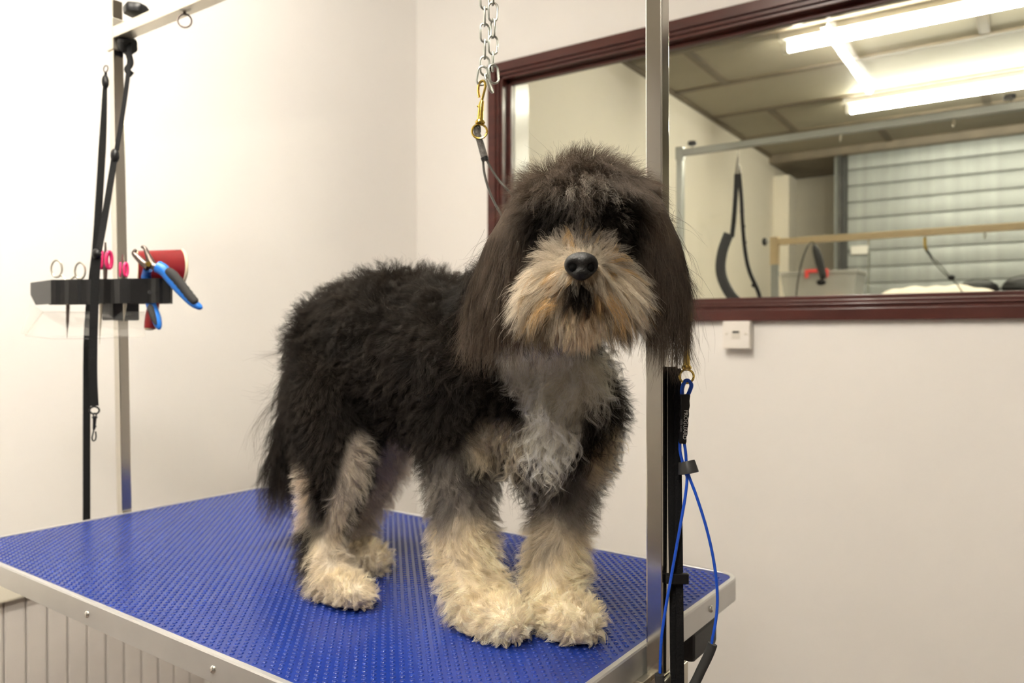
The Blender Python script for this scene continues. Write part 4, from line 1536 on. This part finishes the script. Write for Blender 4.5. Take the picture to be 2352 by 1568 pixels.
def pink_scissors(label, u, vtop, v0, v1, ublade, vblade, sc_):
    t = thing('pink_handled_scissors', label, 'scissors', S_(ublade, vblade, .002), 'pink handled scissors in the tool holder')
    for s in (-1, 1):
        b = oval(S_(u + s * 8.5 * sc_, (v0 + v1) / 2), .0052 * sc_, (v1 - v0) / 2 / F_PX * 1.46, .0036 * sc_, (RT * .55 + FW * .83 * s).normalized(), UP, 22)
        b.build('finger_ring', 'pink', t)
    MB().tube([S_(u, v0 - 2), S_(u, (v0 + v1) / 2), S_(u, v1 + 4), S_(u - 1, 660)], [.0028, .0046, .0040, .003], 8).build('shank', 'iron', t)
    MB().tube([S_(u, vtop), S_(u, v0)], [.0016, .0024], 8).build('finger_rest', 'iron' if sc_ > .9 else 'chrome', t)
    MB().tube([S_(u - 1, 660), S_(ublade + 3, 700), S_(ublade, vblade)], [.9, .9, .12], 8, flat=(.0036, .0014), flatdir=RT).build('blade', 'steelsat', t)


pink_scissors('pink handled scissors standing left of the steel post in the holder', 242, 556, 578, 616, 229, 790, 1.0)
pink_scissors('smaller pink handled scissors in front of the steel post', 283, 584, 604, 634, 284, 738, .72)

# nail clipper straddling the holder's end
N_ = lambda u, v, d=0.0: U(u, v, df1 - .004 + d)
nc = thing('nail_clipper', 'plier style nail clipper with blue and grey grips hung on the tool holder', 'nail clipper', N_(366, 755))
MB().tube(catmull([N_(352, 612), N_(345, 598), N_(338, 582), N_(333, 570), N_(325, 566)], 4), [.0085, .008, .0072, .0068, .0064, .006, .0055, .005, .0046, .0044, .0042, .004, .0038, .0036, .0034, .003, .0024], 10).build('jaw', 'iron', nc)
MB().tube(catmull([N_(342, 612, -.004), N_(330, 604, -.004), N_(317, 592, -.004), N_(308, 581, -.004), N_(313, 573, -.004)], 4), [.0085, .008, .0075, .007, .0068, .0066, .0062, .006, .0058, .0056, .0052, .005, .0046, .0042, .0038, .0034, .0026], 10).build('jaw', 'iron', nc)
MB().cyl(N_(341, 606, -.014), N_(341, 606, .004), .0048, n=12).build('pivot', 'brass', nc)
MB().tube(catmull([N_(352, 610), N_(360, 614), N_(368, 618)], 4), .0075, 10).build('tang', 'iron', nc)
hp = [N_(362, 612), N_(378, 622), N_(398, 648), N_(420, 672), N_(442, 694), N_(464, 708)]
MB().tube(catmull(hp, 5), [.0115] * 4 + [.0115, .011, .0105, .010, .0098, .0095] + [.0092] * 6 + [.0088, .0086, .0084, .0082, .008, .0078] + [.0072, .0064, .0050, .0024], 12).build('handle', 'bluegrip', nc)
gp = [N_(384, 619, -.006), N_(402, 636, -.007), N_(421, 660, -.006), N_(440, 684, -.005), N_(452, 696, -.004)]
MB().tube(catmull(gp, 5), [.0055, .0075, .0082, .0086, .0090, .0088, .0082, .0090, .0080, .0088, .0080, .0088, .0078, .0086, .0078, .0084, .0076, .0080, .0072, .006, .003], 10).build('grip_pad', 'foam', nc)
hl = [N_(340, 618, .010), N_(336, 634, .026), N_(338, 665, .030), N_(347, 700, .028), N_(358, 728, .022), N_(366, 756, .018)]
MB().tube(catmull(hl, 5), [.0080] * 5 + [.0088] * 11 + [.0092] * 5 + [.0088, .0080, .0068, .0052, .0024], 12).build('handle', 'bluegrip', nc)
MB().tube(catmull([N_(344, 700, .018), N_(350, 722, .013), N_(358, 745, .010)], 5), [.003, .005, .006, .006, .006, .006, .0055, .005, .004, .003, .002], 8).build('grip_pad', 'foam', nc)

# red brush behind the clipper
R_ = lambda u, v, d=0.0: U(u, v, df1 + .036 + d)
rb = thing('red_brush', 'curved red brush with cream rim standing in the tool holder', 'brush', R_(345, 757))
b = MB()
arc = []
for k in range(13):
    t = k / 12
    a = math.radians(-80 + 160 * t)
    arc.append((math.cos(a) * 13, 611 + 38 * math.sin(a) / math.sin(math.radians(80))))
Lp = [R_(318 + .4 * (x - 13), 576 + (y - 573) * .98, .012 - x * .0012) for x, y in arc]
Rp = [R_(415 + x, y, .012 - x * .0012) for x, y in arc]
th_ = FW * .004
n_ = len(arc)
vs = Lp + Rp + [p + th_ for p in Lp] + [p + th_ for p in Rp]
fs = []
for k in range(n_ - 1):
    fs += [(k, k + 1, n_ + k + 1, n_ + k), (2 * n_ + k, 3 * n_ + k, 3 * n_ + k + 1, 2 * n_ + k + 1)]
fs += [(0, n_, 3 * n_, 2 * n_), (n_ - 1, 3 * n_ - 1, 4 * n_ - 1, 2 * n_ - 1)]
for k in range(n_ - 1):
    fs += [(n_ + k, n_ + k + 1, 3 * n_ + k + 1, 3 * n_ + k), (k, 2 * n_ + k, 2 * n_ + k + 1, k + 1)]
b.add(vs, fs).build('brush_head', 'red', rb, smooth=50)
MB().tube([p + th_ * .5 for p in Rp], .0030, 8).build('rim', 'cream', rb)
MB().tube([p + th_ * .5 for p in Lp], .0020, 8).build('rim', 'cream', rb)
MB().tube(catmull([R_(362, 640, .008), R_(358, 680, .004), R_(350, 715, 0), R_(344, 754, -.004)], 5), [.006, .0065, .007, .0075, .008, .0085, .009, .0095, .010, .0105, .011, .0115, .0115, .0115, .011, .0105], 12).build('handle', 'red', rb)
MB().ball(R_(344, 755, -.004), (.0095, .0095, .003), 12, 8).build('handle_cap', 'cream', rb)

# ------------------------------------------------------------------ black leashes on the left post
F_ = lambda u, v, d=0.0: U(u, v, d0 - .118 + d)
G_ = lambda u, v, d=0.0: U(u, v, d0 + .035 + d)
l1 = thing('hanging_leash', 'black leash with black snap hook hanging in front of the tool holder', 'leash', F_(216, 1010))
MB().tube(catmull([U_at(296, 84, pl_ref), U(297, 140, d0 - .03), U(286, 232, d0 - .05), U(268, 345, d0 - .07)], 6), 1, 8, flat=(.0042, .0014), flatdir=RT).build('strap', 'web', l1)
MB().tube(catmull([U(294, 120, d0 - .025), U(300, 145, d0 - .028), U(292, 160, d0 - .03), U(303, 172, d0 - .03)], 5), 1, 8, flat=(.006, .002), flatdir=RT).build('strap_tail', 'web', l1)
MB().ball(U(264, 358, d0 - .072), (.009, .008, .014), 10, 8).build('buckle', 'black', l1)
MB().tube(catmull([U(262, 368, d0 - .074), U(252, 430, d0 - .085), U(238, 515, d0 - .1), F_(226, 578)], 6), 1, 8, flat=(.0060, .0014), flatdir=RT).build('strap', 'web', l1)
MB().ball(F_(222, 583), (.0105, .008, .010), 10, 8).build('buckle', 'black', l1)
MB().tube(catmull([F_(223, 590), F_(219, 640), F_(216, 720), F_(214, 800), F_(214, 870), F_(217, 932)], 6), 1, 8, flat=(.0076, .0014), flatdir=RT).build('strap', 'web', l1)
oval(F_(217, 942), .0088, .0066, .0016, RT, UP).build('hook_loop', 'black', l1)
snap_hook(l1, F_(215, 1012), F_(218, 944), 'black', .8, eye_r=.004)
l2 = thing('long_leash', 'long black webbing leash hanging behind the tool holder past the table edge', 'leash', G_(199, 1260))
ring(G_(243, 158), RT * .4 + FW * .8, .0065, .0014, 18, 6).build('ring', 'iron', l2)
MB().ball(G_(242, 188), (.008, .007, .015), 10, 8).build('buckle', 'black', l2)
MB().tube(catmull([G_(243, 165), G_(241, 205), G_(237, 300), G_(229, 440), G_(220, 570), G_(212, 640), G_(204, 720), G_(200, 800), G_(199, 1000), G_(199, 1260)], 6), [.35 + .65 * min(1, i / 14) for i in range(55)], 8, flat=(.0075, .0013), flatdir=RT).build('strap', 'web', l2)

# ------------------------------------------------------------------ straps and blue noose beside the right post
dr0 = depth_of(pr_ref)
Q = lambda u, v, d=0.0: U(u, v, dr0 - .004 + d)
bk_ = thing('black_strap', 'wide black webbing strap hanging along the right steel post', 'strap', Q(1552, 1600))
MB().tube(catmull([Q(1544, 842), Q(1545, 1000), Q(1547, 1200), Q(1551, 1400), Q(1554, 1640)], 6), [1 + .012 * i for i in range(25)], 8, flat=(.0052, .0022), flatdir=RT).build('strap', 'web', bk_)
MB().tube(catmull([Q(1557, 846, -.005), Q(1557, 1000, -.005), Q(1559, 1200, -.005), Q(1561, 1400, -.005), Q(1563, 1640, -.005)], 6), [1 + .01 * i for i in range(25)], 8, flat=(.0036, .0014), flatdir=RT).build('strap_layer', 'web', bk_)
MB().tube(catmull([Q(1544, 848), Q(1545, 800), Q(1546, 770)], 4), .0011, 6).build('metal_clip', 'chrome', bk_)
MB().tube(catmull([Q(1555, 846), Q(1554, 800), Q(1552, 770)], 4), .0011, 6).build('metal_clip', 'chrome', bk_)
bb_ = MB()
bb_.box(Q(1562, 1328, -.010), (.019, .006, .012), RT, FW, UP)
bb_.build('buckle', 'black', bk_, bevel=.0015)
MB().box(Q(1548, 1328, -.004), (.020, .010, .010), RT, FW, UP).build('buckle_loop', 'black', bk_, bevel=.0015)

V = lambda u, v, d=0.0: U(u, v, dr0 - .022 + d)
bn = thing('blue_noose', 'blue cord noose with brass snap and black sleeve beside the right post', 'noose', V(1580, 1560))
snap_hook(bn, V(1577, 700), V(1577, 880), 'brass', .92, eye_r=.0085)
rC = .00165
MB().tube(catmull([V(1567, 910), V(1567, 892), V(1573, 876), V(1581, 874), V(1588, 884), V(1584, 898), V(1578, 910)], 5), .0022, 10).build('cord_eye', 'blue', bn)
sl = [V(1573, 905), V(1573, 925), V(1572, 945), V(1571, 965), V(1570, 985), V(1568, 1005), V(1567, 1018)]
nS = len(catmull(sl, 4))
MB().tube(catmull(sl, 4), [(1 + .06 * math.sin(i * 1.5)) * (1.12 - .012 * i) for i in range(nS)], 14, flat=(.0046, .0036), flatdir=RT).build('sleeve', 'black', bn)
MB().tube(catmull([V(1562, 1014), V(1562, 1035), V(1567, 1058), V(1574, 1085), V(1578, 1098), V(1574, 1140), V(1562, 1210), V(1546, 1300), V(1530, 1390), V(1519, 1470), V(1516, 1545)], 6), rC, 10).build('cord', 'blue', bn)
MB().tube(catmull([V(1571, 1014), V(1575, 1040), V(1577, 1070), V(1582, 1092), V(1600, 1140), V(1622, 1210), V(1638, 1280), V(1647, 1350), V(1646, 1410), V(1634, 1480)], 6), rC, 10).build('cord', 'blue', bn)
sd_ = MB()
sd_.tube(catmull([V(1560, 1076, .004), V(1575, 1074, -.005), V(1595, 1070, -.004), V(1598, 1070, .002), V(1590, 1072, .006), V(1575, 1075, .006)], 4, True), 1, 8, closed=True, flat=(.0070, .0012), flatdir=UP)
sd_.build('slider', 'greyplastic', bn)
MB().tube(catmull([V(1637, 1478), V(1628, 1502), V(1612, 1535), V(1592, 1575), V(1560, 1620)], 6), [.0052] * 25, 14).build('rubber_sleeve', 'foam', bn)
MB().tube(catmull([V(1514, 1548), V(1518, 1575), V(1535, 1610), V(1560, 1622)], 6), [.0052] * 19, 14).build('rubber_sleeve', 'foam', bn)


def lettering(txt, size, u, v, d, m, parent, name='lettering'):
    c = bpy.data.curves.new(name, 'FONT')
    c.body = txt
    c.size = size
    c.extrude = .0001
    c.align_x, c.align_y = 'CENTER', 'CENTER'
    o = bpy.data.objects.new(name, c)
    COL.objects.link(o)
    tm = bpy.data.meshes.new_from_object(o.evaluated_get(bpy.context.evaluated_depsgraph_get()))
    bpy.data.objects.remove(o)
    o = bpy.data.objects.new(name, tm)
    COL.objects.link(o)
    tm.materials.clear()
    tm.materials.append(M[m])
    tdir = (V(1569.5, 1000) - V(1574.5, 900)).normalized()      # reads downwards
    zax = -FW
    ydir = zax.cross(tdir)
    p = V(u, v, d)
    o.matrix_world = Matrix(((tdir.x, ydir.x, zax.x, p.x), (tdir.y, ydir.y, zax.y, p.y), (tdir.z, ydir.z, zax.z, p.z), (0, 0, 0, 1)))
    o.parent = parent
    o.matrix_parent_inverse = parent.matrix_world.inverted()
    return o


lettering('PROGUARD', .0060, 1574, 975, -.0046, 'text', bn)
lettering('safe con', .0042, 1565.5, 977, -.0044, 'textdim', bn)
